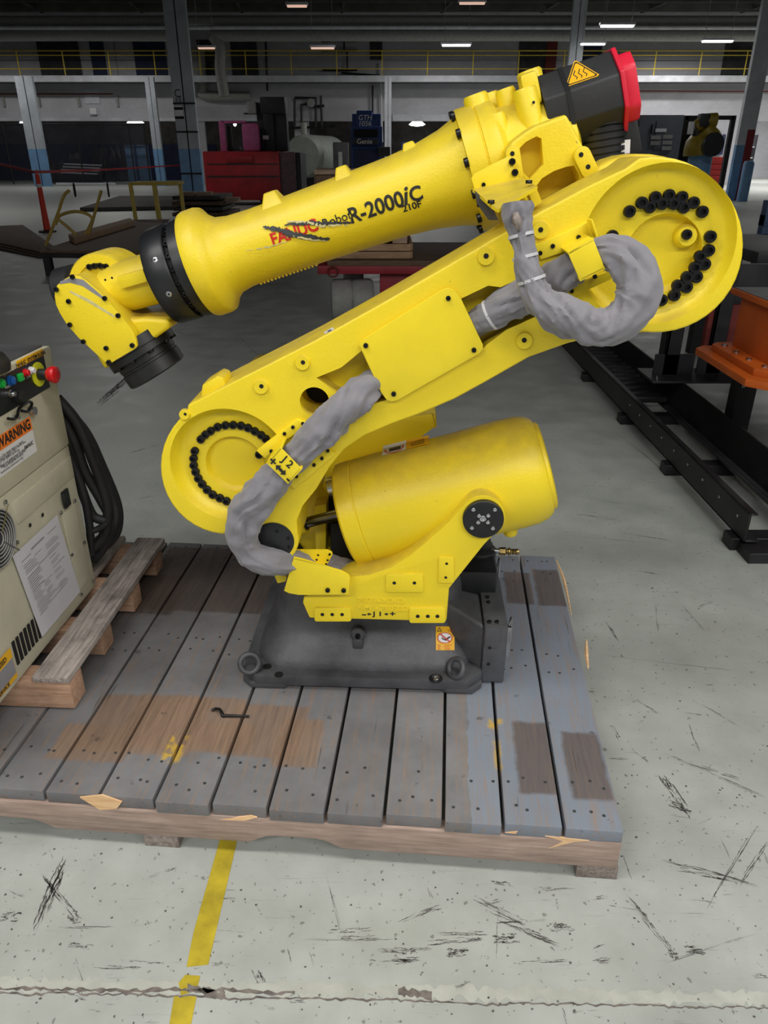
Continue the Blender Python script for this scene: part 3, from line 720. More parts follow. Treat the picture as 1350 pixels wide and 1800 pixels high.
for yy in (0, 3.2, 6.4): sticker([(722, 777 + yy), (746, 771 + yy), (746, 771.9 + yy), (722, 777.9 + yy)], a, ax, rb_ + .0008, 'letter_black', bal, 'lettering', 4, 1)
m_ = MB(); ring = []
for i in range(28):
    t = 2*math.pi*i/28
    for f in (1, .86): m_.v.append(on_cyl(a, ax, rb_ + .002, None, 693 + 17*f*math.cos(t), 788 - .25*17*f*math.cos(t) + 7.2*f*math.sin(t)))
for i in range(28): m_.f.append([2*i, 2*((i+1) % 28), 2*((i+1) % 28)+1, 2*i+1])
m_.build('symbol', 'letter_red', bal)
# ---- forearm (axis in the robot's middle plane) -----------------------------------
A = rp(362, 463, 0); B = rp(842, 297, 0); fx = (B - A); LF = fx.length; fx.normalize()
def fpx(px, py): return pxm(px, py, 0)
rf = 64*fpx(626, 370)
prof = [(rf*1.20, -.018), (rf*1.44, -.016), (rf*1.47, -.008), (rf*1.47, .022), (rf*1.43, .034), (rf*1.22, .046), (rf*1.06, .066), (rf*.985, .10), (rf*.96, .16), (rf*.97, LF*.35), (rf*1.0, LF*.55), (rf*1.03, LF*.72), (rf*1.10, LF*.82), (rf*1.22, LF*.90), (rf*1.38, LF*.96), (rf*1.46, LF*.985)]
fore = MB().lathe(prof, A, fx, 64).build('forearm', 'yellow', rb, smooth=50)
upf = Vector((-fx.z, 0, fx.x))
for (px, py, l) in ((484, 362, .05), (606, 313, .042), (722, 268, .042)):
    q = rp(px, py, 0); s_ = (q - A).dot(fx); c = A + fx*s_ + upf*(rf*1.0)
    mt = Matrix((fx, Vector((0, 1, 0)), upf)).transposed()
    bb = MB()
    for sx, hz in ((-1, 0), (1, 0)): pass
    p4 = [c + fx*x*l + upf*h + Vector((0, y, 0)) for (x, h, y) in ((-.62, -.02, -.05), (.62, -.02, -.05), (.62, -.02, .05), (-.62, -.02, .05), (-.3, .018, -.022), (.3, .018, -.022), (.3, .018, .022), (-.3, .018, .022))]
    bb.v = p4; bb.f = [[0, 1, 2, 3], [4, 7, 6, 5], [0, 4, 5, 1], [1, 5, 6, 2], [2, 6, 7, 3], [3, 7, 4, 0]]
    bb.build('lug', 'yellow', fore, bevel=.005, segs=3)
for i in range(16):   # casting ribs under the forearm
    s_ = LF*(.17 + i*.014); MB().box(A + fx*s_ - upf*(rf*.965), (.003, .05, .006), Matrix((fx, Vector((0, 1, 0)), upf)).transposed()).build('rib', 'yellow', fore, smooth=0)
# black wrist rings
wr1 = MB().lathe([(rf*.9, -.016), (rf*1.36, -.018), (rf*1.37, -.022), (rf*1.37, -.044), (rf*1.30, -.046), (rf*1.0, -.046)], A, fx, 56).build('wrist_ring', 'black_cast', rb)
wr2 = MB().lathe([(rf*.9, -.040), (rf*1.22, -.042), (rf*1.22, -.062), (rf*.9, -.062)], A, fx, 48).build('ring_gap', 'hole_black', wr1)
wr3 = MB().lathe([(rf*.8, -.058), (rf*1.33, -.060), (rf*1.36, -.064), (rf*1.34, -.118), (rf*1.31, -.124), (rf*.62, -.126)], A, fx, 56).build('wrist_ring', 'black_cast', rb)
for i in range(22):
    t = 2*math.pi*i/22; d = upf*math.cos(t) + Vector((0, 1, 0))*math.sin(t)
    q = A - fx*.052 + d*rf*1.22
    o = link('bolt', BOLT, wr1, q, None, .007); o.rotation_mode = 'QUATERNION'; o.rotation_quaternion = Vector((0, -1, 0)).rotation_difference(d)
for (px, py) in ((272, 457), (297, 517)):
    q = on_cyl(A, fx, rf*1.345, None, px, py); ww = q - A; d = (ww - fx*ww.dot(fx)).normalized()
    o = link('screw', SCREW, wr3, q - d*.004, None, .0085); o.rotation_mode = 'QUATERNION'; o.rotation_quaternion = Vector((0, -1, 0)).rotation_difference(d)
# decals wrapped on the forearm
def wrap(px, py, size, body, mat, bold=.0008, shear=0, r=None, lift=.0012, rot=0.0, sx=1.0):
    q = rp(px, py, 0); s_ = (q - A).dot(fx)
    # local radius from the profile
    def rad_at(s):
        for (r0_, d0), (r1_, d1) in zip(prof, prof[1:]):
            if d0 <= s <= d1: return r0_ + (r1_ - r0_)*(s - d0)/max(d1 - d0, 1e-6)
        return rf
    hit = on_cyl(A, fx, rad_at(s_), None, px, py); w_ = hit - A; s0 = w_.dot(fx); e = w_ - fx*s0
    th0 = math.atan2(e.dot(upf), -e.y)
    def fn(p):
        x, y = p.x*sx, p.y
        x, y = x*math.cos(rot) - y*math.sin(rot), x*math.sin(rot) + y*math.cos(rot)
        s = s0 + x; r_ = rad_at(s) + lift + p.z; th = th0 + y/r_
        return A + fx*s + Vector((0, -1, 0))*math.cos(th)*r_ + upf*math.sin(th)*r_
    return text('lettering', body, size, (0, 0, 0), (1, 0, 0), (0, 0, 1), mat, fore, shear, 0, bold, fn)
wrap(661, 366, .051, 'R-2000', 'letter_black', .0012, sx=.95)
wrap(710, 347, .060, 'i', 'letter_black', .0012, shear=.3)
wrap(731, 342, .046, 'C', 'letter_black', .0012)
wrap(724, 363, .022, '210F', 'letter_black', .0006, sx=1.1)
wrap(517, 409, .040, 'FANUC', 'letter_red', .0014, sx=.94)
wrap(592, 386, .030, 'Robot', 'letter_black', .0002)
# scrapes across the decal: torn strips in paint-film thickness
def scrape(line, wd, mat, seed, lift):
    random.seed(seed); m_ = MB(); P = []
    for (x0, y0), (x1, y1) in zip(line, line[1:]):
        for i in range(12): P.append((x0 + (x1 - x0)*i/12, y0 + (y1 - y0)*i/12))
    P.append(line[-1]); n = len(P)
    for i, (x, y) in enumerate(P):
        h = wd*(.35 + .65*math.sin(math.pi*(i + .5)/n))*random.uniform(.45, 1.1); y += random.uniform(-1, 1)
        for s_ in (-1, 0, 1): m_.v.append(on_cyl(A, fx, rf*.985 + lift, None, x + random.uniform(-1, 1), y + s_*h/2))
    for i in range(n - 1):
        if random.random() < .06: continue
        for s_ in (0, 1): m_.f.append([3*i+s_, 3*i+s_+1, 3*i+s_+4, 3*i+s_+3])
    m_.build('scrape', mat, fore, smooth=60)
scrape([(462, 399), (490, 403), (512, 412), (540, 416), (580, 421)], 13, 'scrape_dark', 3, .0020)
scrape([(500, 395), (540, 392), (575, 393), (617, 391)], 9, 'scrape_dark', 8, .0019)
scrape([(503, 390), (540, 390), (565, 397), (612, 395)], 6, 'scrape_light', 5, .0024)
scrape([(512, 414), (545, 421), (575, 424)], 4, 'scrape_light', 6, .0026)
scrape([(433, 441), (470, 435), (505, 424)], 3.5, 'scrape_light', 7, .0018)
# ---- rear flange, gear case and motors
F0 = B + fx*.0
fl = MB().lathe([(rf*1.3, -.03), (rf*1.52, -.028), (rf*1.54, -.02), (rf*1.54, .014), (rf*1.5, .016), (rf*1.5, .018), (rf*1.54, .02), (rf*1.54, .05), (rf*1.48, .06), (rf*1.3, .07), (rf*1.1, .08)], F0, fx, 56).build('forearm_flange', 'yellow', rb)
for i in range(12):
    t = 2*math.pi*i/12 + .2; d = upf*math.cos(t) + Vector((0, 1, 0))*math.sin(t)
    o = link('bolt', BOLT, fl, F0 - fx*.028 + d*rf*1.46, None, .011); o.rotation_mode = 'QUATERNION'; o.rotation_quaternion = Vector((0, -1, 0)).rotation_difference(-fx)
gc = MB().lathe([(rf*1.25, .05), (rf*1.30, .09), (rf*1.26, .19), (rf*1.15, .23), (rf*.8, .24)], F0, fx, 48).build('gear_case', 'yellow', rb, smooth=50)
mt = Matrix((fx, Vector((0, 1, 0)), upf)).transposed()
for (s_, y, h0, h1, r_) in ((.06, -.085, .0, .105, .022), (.135, -.085, -.02, .135, .028), (.10, -.02, .05, .15, .024), (.065, .04, .05, .155, .026), (.03, -.02, .05, .16, .03), (.165, .0, .05, .17, .03)):
    c = F0 + fx*s_ + Vector((0, y, 0)); MB().lathe([(r_, h0), (r_, h1 - .006), (r_*.85, h1), (0, h1)], c, upf, 20).build('gear_case_boss', 'yellow', gc)
MB().box(F0 + fx*.178 + upf*.0, (.05, .14, .19), mt).build('motor_mount', 'yellow', rb, bevel=.012, segs=3)
MB().box(F0 + fx*.15 + upf*.128 + Vector((0, -.06, 0)), (.04, .06, .07), mt).build('lug', 'yellow', gc, bevel=.01)
holes([(938, 180)], -.115, 2.6, gc)
def oct_prism(c, ax, up, sd, h, w_, L0, L1, ch):
    p2 = [(-w_ + ch, -h), (w_ - ch, -h), (w_, -h + ch), (w_, h - ch), (w_ - ch, h), (-w_ + ch, h), (-w_, h - ch), (-w_, -h + ch)]
    return MB().slab([c + ax*L0 + sd*x + up*y for x, y in p2], ax*(L1 - L0))
ma = (rp(1094, 158, -.02) - rp(962, 203, -.02)).normalized(); mup = Vector((-ma.z, 0, ma.x)); mc = rp(952, 206, -.02); sd = Vector((0, 1, 0))
mot = oct_prism(mc, ma, mup, sd, .085, .085, 0, .172, .052).build('motor', 'black_plastic', rb, bevel=.004)
oct_prism(mc, ma, mup, sd, .087, .087, .05, .06, .052).build('motor_seam', 'black_cast', mot)
cpq = oct_prism(mc, ma, mup, sd, .089, .089, .172, .182, .052).build('motor_cap', 'red_cap', mot, bevel=.002)
oct_prism(mc, ma, mup, sd, .072, .07, .182, .214, .03).build('motor_cap', 'red_cap', mot, bevel=.008)
# hot-surface triangle on the motor's upper chamfer
nrm = (mup - sd).normalized(); cc = mc + ma*.092 + mup*(.085 - .026) - sd*(.085 - .026); tu = (mup + sd).normalized()
tri = lambda s_: [cc + nrm*.0006 + ma*x*s_ + tu*y*s_ for x, y in ((-.042, -.022), (-.038, -.026), (.038, -.026), (.042, -.022), (.003, .046), (-.003, .046))]
MB().slab(tri(.9), nrm*.0008).build('hot_surface_sign', 'label_yellow', mot, smooth=0)
outer, inner = tri(.82), tri(.72); m_ = MB(); m_.v = [p + nrm*.001 for p in outer + inner]; m_.f = [[i, (i+1) % 6, 6 + (i+1) % 6, 6 + i] for i in range(6)]
m_.build('symbol', 'letter_black', mot)
for i in (-1, 0, 1):
    MB().tube([cc + nrm*.0014 + ma*(i*.011 + .003*math.sin(t*1.6)) + tu*(-.012 + t*.0052) for t in range(6)], .0011, 5).build('symbol', 'letter_black', mot)
m2c = rp(1040, 232, .06)
mot2 = MB().box(m2c, (.19, .16, .16), mt).build('motor', 'black_plastic', rb, bevel=.012)
for i in range(6): MB().lathe([(.062, 0), (.062, .010)], rp(1058, 212 + i*12, -.02), (.15, 0, -1), 24).build('motor_rib', 'black_cast', mot2)
MB().lathe([(.056, -.01), (.056, .1)], rp(1058, 212, -.02), (.15, 0, -1), 24).build('motor_barrel', 'black_plastic', mot2)
MB().bar(rp(1098, 190, -.03), rp(1092, 262, -.03), .035, .05).build('connector', 'black_cast', mot2, bevel=.006)
MB().bar(rp(1086, 185, -.04), rp(1090, 216, -.04), .02, .03).build('connector', 'red_cap', mot2, bevel=.003)
MB().bar(rp(1088, 242, -.03), rp(1090, 274, -.03), .035, .04).build('connector', 'red_cap', mot2, bevel=.004)
MB().bar(rp(1098, 246, -.062), rp(1097, 270, -.062), .026, .004, (0, 1, 0)).build('tag', 'label_white', mot2)
# ---- elbow casting between upper arm and gear case
Z2 = lambda p: zc(p, 820, 80, 4.22)
VC = -.19
cs = Z2([(288, 800), (300, 760), (340, 712), (380, 680), (450, 628), (520, 588), (620, 552), (740, 508), (790, 600), (860, 735), (960, 885), (980, 950), (960, 1010), (1000, 1100), (700, 1280), (500, 1330), (440, 1180), (300, 1010)])
ec = MB().prism(uz(cs, VC), VC, .02).build('elbow_casting', 'yellow', rb, bevel=.012, segs=3)
cut(ec, [MB().prism(uz(Z2([(395, 760), (440, 715), (520, 672), (556, 690), (572, 880), (470, 990), (410, 930)]), VC), VC - .03, VC + .05),
         MB().prism(uz(Z2([(505, 1060), (560, 985), (650, 930), (740, 900), (800, 890), (835, 960), (845, 1020), (700, 1100), (515, 1195)]), VC), VC - .03, VC + .08)])
def stadium(x0, y0, x1, y1, r, v, t, name='bolt_strip'):
    a_, b_ = rp(x0, y0, v), rp(x1, y1, v); d = Vector((b_.x - a_.x, 0, b_.z - a_.z)).normalized(); s_ = Vector((-d.z, 0, d.x)); m = r*pxm(x0, y0, v)
    P = [a_ + (s_*math.cos(R(t_)) - d*math.sin(R(t_)))*m for t_ in range(0, 181, 22)] + [b_ + (-s_*math.cos(R(t_)) + d*math.sin(R(t_)))*m for t_ in range(0, 181, 22)]
    return MB().slab(P, (0, t, 0)).build(name, 'yellow', ec, bevel=.003)
(x0, y0), (x1, y1) = Z2([(862, 815), (912, 920)]); stadium(x0, y0, x1, y1, 15, VC - .02, .035)
holes(Z2([(850, 810), (902, 900)]), VC - .02, 4.2, ec)
(x0, y0), (x1, y1) = Z2([(345, 800), (368, 960)]); stadium(x0, y0, x1, y1, 13, VC - .02, .035)
holes(Z2([(340, 802)]), VC - .02, 4, ec)
# sheet bracket carrying the sleeve's upper end
sbk = MB().prism(uz(Z2([(35, 985), (60, 950), (180, 885), (322, 818), (345, 850), (355, 960), (400, 990), (60, 1075)]), VC - .03), VC - .03, VC - .024).build('sleeve_bracket', 'yellow_sheet', rb, bevel=.001)
bolts(Z2([(338, 862), (358, 942)]), VC - .03, 6, sbk); bolts(Z2([(126, 1032)]), VC - .03, 3.6, sbk)
T = Z2([(45, 1062), (405, 985), (528, 1045), (236, 1218), (185, 1185)]); tv = [VC - .03, VC - .03, -.40, -.49, -.46]
tray = MB().slab([rp(x, y, v) for (x, y), v in zip(T, tv)], (0, 0, -.006)).build('tray', 'yellow', sbk, smooth=0)
for (x, y), v in zip(Z2([(462, 1024), (182, 1172)]), (-.37, -.45)): link('bolt', BOLT, sbk, rp(x, y, v), (R(-90), 0, 0), .007)
MB().prism(uz(Z2([(60, 1075), (185, 1190), (230, 1290), (160, 1290), (75, 1170)]), -.30), -.32, -.30).build('gusset', 'base_grey', sbk)
bolts(Z2([(92, 1182)]), -.24, 4, sbk)
MB().prism(uz(Z2([(465, 1100), (520, 1060), (560, 1160), (500, 1200)]), -.36), -.36, -.30).build('gusset', 'yellow_sheet', sbk)
# ---- wrist -----------------------------------------------------------------
Z1 = lambda p: zc(p, 80, 360, 3.97)
J5 = rp(190, 512, 0)
neck = MB().lathe([(.066, -.20), (.068, -.30), (.070, -.33), (.060, -.36)], A + fx*.06, fx, 40)
na = (A - J5).normalized()
neck = MB().lathe([(.055, .0), (.066, .06), (.067, .12), (.066, (A - J5).length - .1)], J5, na, 40).build('wrist_neck', 'yellow', rb)
MB().box(rp(234, 490, -.075), (.075, .02, .032), Matrix((na, Vector((0, 1, 0)), Vector((-na.z, 0, na.x)))).transposed()).build('pad', 'yellow', neck, bevel=.003)
holes(Z1([(417, 524), (464, 510)]), -.088, 2, neck)
dk = MB().lathe([(.092, .12), (.092, -.005), (.088, -.012), (.066, -.012), (.064, -.008), (0, -.008)], rp(182, 506, .0), (0, 1, 0), 48).build('wrist_housing', 'yellow', rb)
bolts(Z1([(310, 432), (347, 426), (386, 424), (428, 430)]), -.008, 5.2, dk)
MB().lathe([(.065, 0), (.065, .05), (.055, .06), (0, .06)], rp(140, 505, .12), (-.85, .1, -.2), 30).build('wrist_motor', 'black_plastic', rb)
cvp = Z1([(62, 640), (64, 600), (80, 560), (130, 520), (190, 486), (240, 498), (300, 540), (370, 600), (430, 662), (520, 770), (575, 836), (612, 886), (632, 940), (640, 985), (628, 1004), (460, 1104), (440, 1110), (415, 1100), (350, 1040), (230, 930), (150, 840), (100, 760), (72, 700)])
wb_ = [(x + (183 - x)*.02 + 2, y + (560 - y)*.02 - 1) for x, y in cvp]
fo = Z1([(355, 1060), (410, 1152), (640, 1020), (870, 860), (850, 800), (690, 790), (600, 800), (520, 760), (430, 700)])
MB().prism(uz(fo, -.07), -.07, .085).build('wrist_body', 'yellow', rb, bevel=.012, segs=3)
MB().prism(uz(wb_, -.098), -.098, -.02).build('wrist_case', 'yellow', rb, bevel=.008)
wc = MB().prism(uz(cvp, -.108), -.108, -.096).build('wrist_cover', 'yellow', rb, bevel=.003)
bolts(Z1([(190, 502), (78, 590), (163, 673), (415, 652), (508, 772), (172, 836), (266, 954), (425, 1000), (607, 980), (444, 1097)]), -.108, 4.2, wc)
for line, wd in (([(100, 545), (170, 525), (260, 545), (400, 650)], 6), ([(170, 605), (300, 670), (480, 780)], 4)):
    pr = [rp(*q, -.1085) for q in Z1(line)]
    m_ = MB(); random.seed(4)
    for i, p_ in enumerate(pr):
        h = wd*.0014*(.5 if i in (0, len(pr)-1) else 1)*random.uniform(.7, 1.3); m_.v += [p_ + Vector((.3*h, 0, h)), p_ - Vector((.3*h, 0, h))]
    m_.f = [[2*i, 2*i+2, 2*i+3, 2*i+1] for i in range(len(pr) - 1)]; m_.build('scrape', 'scrape_light' if wd < 5 else 'letter_grey', wc)
# tool flange
f0, f1 = rp(246, 610, 0), rp(283, 663, 0); fa = (f1 - f0).normalized(); r_ = 62*fpx(260, 630)
tf = MB().lathe([(r_*.9, -.03), (r_*1.05, -.03), (r_*1.05, -.002), (r_*1.0, .0), (r_*1.0, .018), (r_*.86, .02), (r_*.86, .038), (r_*.84, .04), (r_*.84, .046), (r_*.87, .048), (r_*.87, .082), (r_*.8, .086), (0, .086)], f0, fa, 56).build('tool_flange', 'black_cast', rb)
_, p1, p2 = perp(fa)
for i in range(10):
    t = 2*math.pi*i/10; d = p1*math.cos(t) + p2*math.sin(t)
    o = link('bolt', SCREW if i == 3 else BOLT, tf, f0 + fa*.018 + d*r_*.93, None, .008); o.rotation_mode = 'QUATERNION'; o.rotation_quaternion = Vector((0, -1, 0)).rotation_difference(fa)
# ---- base -----------------------------------------------------------------
bl = ROB.at(428, 1196, z=0); br = ROB.at(846, 1204, z=0); bf = ROB.at(640, 1215, z=0).y
hw0, hw1 = bl.x, br.x; ch = .045
def octo(z, x0, x1, y0, y1, c): return [Vector((x, y, z)) for x, y in ((x0 + c, y0), (x1 - c, y0), (x1, y0 + c), (x1, y1 - c), (x1 - c, y1), (x0 + c, y1), (x0, y1 - c), (x0, y0 + c))]
base = MB().slab(octo(.012, hw0, hw1, bf, .34, ch), (0, 0, .036))
for (x0, x1) in ((hw0, hw0 + .16), (hw1 - .14, hw1)):
    for (y0, y1) in ((bf, bf + .16), (.2, .34)): base.slab(octo(0, x0, x1, y0, y1, .03), (0, 0, .02))
base = base.build('base_plate', 'base_grey', rb, bevel=.005)
# body lofted from the plate up to the round swivel seat
NS = 48; m_ = MB(); rings = []
x0, x1, y0, y1 = hw0 + .03, hw1 - .02, bf + .035, .31
def sq(t, x0, x1, y0, y1, p):
    c, s_ = math.cos(t), math.sin(t); k_ = (abs(c)**p + abs(s_)**p)**(-1/p)
    return Vector(((x0 + x1)/2 + (x1 - x0)/2*c*k_, (y0 + y1)/2 + (y1 - y0)/2*s_*k_, 0))
LV = [(.046, 0, 7), (.058, .02, 7), (.075, .10, 6), (.10, .26, 5), (.13, .42, 4.5), (.17, .5, 4), (.22, .54, 3.6), (.27, .58, 3), (.295, .66, 2.5)]
for (z, f, p_) in LV:
    for i in range(NS):
        q = sq(2*math.pi*i/NS, x0 + f*.10, x1 - f*.06, y0 + f*.14, y1 - f*.1, p_); q.z = z; m_.v.append(q)
for j in range(len(LV) - 1):
    for i in range(NS): i2 = (i+1) % NS; m_.f.append([j*NS+i, j*NS+i2, (j+1)*NS+i2, (j+1)*NS+i])
m_.f.append(list(range(NS))[::-1]); m_.f.append([(len(LV)-1)*NS + i for i in range(NS)])
body = m_.build('base_body', 'base_grey', rb, smooth=60)
MB().cyl((-.02, 0, .29), (-.02, 0, .34), .25, n=48).build('swivel_ring', 'black_cast', rb, bevel=.004)
# rear connector box
cb0 = ROB.at(845, 1199, z=.004); cb1 = ROB.at(885, 1199, z=.004)
zt = ROB.at(852, 1100, v=cb0.y).z
box = MB().span((cb0.x, cb0.y, .004), (cb1.x, .26, zt)).build('connector_box', 'base_grey', rb, bevel=.006)
MB().slab([Vector((cb0.x - .16, cb0.y + .12, zt + .03)), Vector((cb0.x, cb0.y + .01, zt - .01)), Vector((cb0.x, .26, zt - .01)), Vector((cb0.x - .16, .26, zt + .03))], (0, 0, -.16)).build('base_shoulder', 'base_grey', rb, bevel=.012, segs=3)
Z7 = lambda p: zc(p, 700, 940, 3.75)
MB().span((cb0.x + .003, cb0.y - .004, zt - .075), (cb1.x - .02, cb0.y + .002, zt - .004)).build('pad', 'base_grey', box, bevel=.003)
holes(Z7([(603, 745), (594, 853)]), cb0.y - .004, 3, box)
for (x, y) in Z7([(600, 578), (650, 578), (588, 415), (594, 448)]): link('bolt', BOLT, box, ROB.at(x, y, z=zt), (R(-90), 0, 0), .006)
for i, (ya, yb) in enumerate(((.05, .22),)):
    MB().tube([Vector((cb1.x + .004, cb0.y + .02, zt - .02)), Vector((cb1.x + .016, cb0.y + .06, zt - .01)), Vector((cb1.x + .016, cb0.y + .05, zt - .09)), Vector((cb1.x + .008, cb0.y + .02, zt - .12))], .003, 8, None, 5).build('latch', 'steel', box)
MB().span((cb1.x, cb0.y + .015, zt - .12), (cb1.x + .012, cb0.y + .03, zt - .015)).build('latch', 'steel', box, bevel=.002)
MB().tube([Vector((cb1.x + .004, .12, zt - .02)), Vector((cb1.x + .016, .16, zt - .01)), Vector((cb1.x + .016, .15, zt - .09))], .003, 8, None, 5).build('latch', 'steel', box)
# lifting eyes, plug, anchor bolt
for (px, py, yaw) in ((440, 1168, .25), (801, 1176, -.9)):
    c = ROB.at(px, py + 10, z=.05); r_ = 16*pxm(px, py, c.y)
    ey = MB().torus(c + Vector((0, 0, r_*.92)), Vector((math.sin(yaw), -math.cos(yaw), .55)), r_, .0085, 28, 10).build('lifting_eye', 'base_grey', rb)
    MB().cyl(c, c + Vector((0, 0, .012)), .017, n=16).build('collar', 'base_grey', ey)
q = ROB.at(766, 1193, z=.048); link('anchor_bolt', SCREW, rb, q, (R(-90), 0, 0), .012); MB().cyl(q, q + Vector((0, 0, .002)), .02, n=20).build('washer', 'black_cast', rb)
for px, py in ((470, 1172), (490, 1186)): q = ROB.at(px, py, z=.048); link('bolt_hole', HOLE, rb, q, (R(-90), 0, 0), .013)
q = ROB.at(630, 1110, v=bf + .10)
MB().lathe([(.022, -.03), (.022, .02), (.016, .026), (0, .026)], q, (0, -1, .1), 20).build('plug_boss', 'base_grey', body)
link('bolt', BOLT, body, q + Vector((0, -.026, .003)), None, .008)
MB().span(q + Vector((-.016, -.03, -.045)), q + Vector((.016, .03, -.008))).build('plug_bracket', 'base_grey', body, bevel=.006)
# caution label on the base front
from mathutils.bvhtree import BVHTree
bvh = BVHTree.FromPolygons([v.co for v in body.data.vertices], [list(p.vertices) for p in body.data.polygons])
def lp(x, y, lift=.0035):
    c_ = ROB.m @ (CAMV - ROB.o); d_ = (ROB.m @ ray(x, y)).normalized(); h_, n_, _, _ = bvh.ray_cast(c_, d_)
    return h_ - d_*lift
m_ = MB()
for j in range(9):
    for i in range(7): m_.v.append(lp(766 + 33*i/6, 1101 + 42*j/8, .0022))
m_.f = [[j*7+i, j*7+i+1, j*7+i+8, j*7+i+7] for j in range(8) for i in range(6)]
m_.build('caution_label', 'label_yellow', body, smooth=60)
m_ = MB(); m_.v = [lp(782, 1121)] + [lp(782 + 13*math.cos(t*math.pi/14), 1121 + 9.5*math.sin(t*math.pi/14)) for t in range(28)]; m_.f = [[0, 1 + i, 1 + (i+1) % 28] for i in range(28)]; m_.build('symbol', 'label_white', body)
m_ = MB()
for t in range(28):
    for f in (1.02, .9): m_.v.append(lp(782 + 13*f*math.cos(t*math.pi/14), 1121 + 9.5*f*math.sin(t*math.pi/14)) + Vector((0, -.0008, 0)))
m_.f = [[2*i, 2*((i+1) % 28), 2*((i+1) % 28)+1, 2*i+1] for i in range(28)]; m_.build('symbol', 'letter_red', body)
for pl, mt_ in (([(776, 1120), (782, 1123), (790, 1118), (793, 1119), (784, 1126), (777, 1123)], 'letter_black'), ([(772, 1113.5), (774, 1112.5), (792, 1127.5), (790.5, 1129)], 'letter_red')):
    m_ = MB(); m_.v = [lp(*q) + Vector((0, -.0012, 0)) for q in pl]; m_.f = [list(range(len(pl)))]; m_.build('symbol', mt_, body)
m_ = MB(); m_.v = [lp(*q) for q in ((768, 1110), (777, 1110), (772.5, 1102.5), (769.6, 1109), (775.4, 1109), (772.5, 1104.3))]; m_.f = [[0, 1, 4, 3], [1, 2, 5, 4], [2, 0, 3, 5]]; m_.build('symbol', 'letter_black', body)
text('lettering', 'CAUTION', .0085, lp(788, 1109), (1, 0, 0), (0, 0, 1), 'letter_red', body)
for y in (1133.5, 1136.2, 1138.8, 1141): 
    m_ = MB(); m_.v = [lp(769, y), lp(788 + (y*7 % 8), y), lp(788 + (y*7 % 8), y + .8), lp(769, y + .8)]; m_.f = [[0, 1, 2, 3]]; m_.build('lettering', 'letter_red', body)
# rotation motor and air fitting behind the fork
q = ROB.at(838, 1000, v=.06)
jm = MB().lathe([(.07, -.10), (.07, -.02), (.05, -.015), (.05, .03), (.058, .032), (.058, .075), (.052, .08), (0, .08)], q, (0, 0, 1), 30).build('swivel_motor', 'black_plastic', rb)
MB().span((q.x - .12, -.08, .28), (q.x + .05, .16, q.z - .08)).build('motor_seat', 'black_cast', rb, bevel=.01)
MB().span((cb0.x - .06, .05, zt - .02), (cb1.x - .01, .25, ROB.at(880, 985, v=.1).z)).build('rear_panel', 'base_grey', rb, bevel=.006)
q0, q1 = ROB.at(864, 968, v=.05), ROB.at(912, 970, v=.05); qa = (q1 - q0); ql = qa.length
ft = MB().lathe([(.008, 0), (.008, ql*.28)], q0, qa, 12).build('air_fitting', 'steel', rb)
MB().lathe([(.012, ql*.28), (.013, ql*.5), (.009, ql*.55)], q0, qa, 6).build('hex_nut', 'brass', ft, smooth=0)
MB().lathe([(.008, ql*.5), (.008, ql*.6), (.013, ql*.61), (.013, ql*.66), (.008, ql*.67), (.010, ql*.7), (.008, ql*.75), (.010, ql*.8), (.008, ql*.85), (.010, ql*.9), (.008, ql)], q0, qa, 14).build('barb', 'brass', ft)
# ---------------------------------------------------------------- planked skid under the robot
pr = W(1097, 1462, z=.165)
SK = Frame((pr.x, pr.y, 0), R(4.8))          # origin: near right corner; local x to the right, y away
def sk(px, py, z=.165): return SK.at(px, py, z=z)
k = N('plank_paint')
tcx = k.n('ShaderNodeTexCoord'); skid = SK.empty('timber_skid'); tcx.object = skid; P_ = tcx.outputs['Object']
oi = k.n('ShaderNodeObjectInfo'); sep = k.n('ShaderNodeSeparateXYZ'); k.l(P_, sep.inputs[0]); XY = (sep.outputs[0], sep.outputs[1])
cx = k.n('ShaderNodeCombineXYZ'); k.l(k.math('MULTIPLY', oi.outputs['Random'], 40), cx.inputs[1]); ad = k.n('ShaderNodeVectorMath', operation='ADD'); k.l(P_, ad.inputs[0]); k.l(cx.outputs[0], ad.inputs[1]); pg = ad.outputs[0]
grain = k.noise(k.mapping(pg, (16, 1, 16)), 6, 6, .7); blot = k.noise(pg, 6, 5); fine = k.noise(pg, 30, 5)
paint = k.mix(k.ramp(blot, [(.3, 0), (.7, 1)]), srgb(104, 104, 107), srgb(130, 131, 134))
gm = SK.at(960, 1230, z=.165).x
blue = k.ramp(k.math('ADD', XY[0], k.math('MULTIPLY', blot, .1)), [(0, 0), (1, 1)])
bl_m = k.math('GREATER_THAN', k.math('ADD', XY[0], k.math('MULTIPLY', k.math('SUBTRACT', blot, .5), .06)), -.36)
paint = k.mix(k.math('MULTIPLY', bl_m, .75), paint, srgb(126, 136, 150))
bare = k.mix(k.ramp(grain, [(.3, 0), (.7, 1)]), srgb(112, 90, 74), srgb(150, 124, 102))
dark = k.mix(k.ramp(grain, [(.3, 0), (.7, 1)]), srgb(74, 62, 56), srgb(104, 90, 82))
wob = k.math('MULTIPLY', k.math('SUBTRACT', k.noise(P_, 26, 4), .5), .018)
def mk(x0, y0, x1, y1, lst=None):
    a_, b_ = sk(x0, y0), sk(x1, y1); return box_mask(k, XY, min(a_.x, b_.x), max(a_.x, b_.x), min(a_.y, b_.y), max(a_.y, b_.y), .012, wob)
c = k.mix(k.math('MULTIPLY', k.ramp(grain, [(.48, 0), (.68, 1)]), .6), paint, bare)
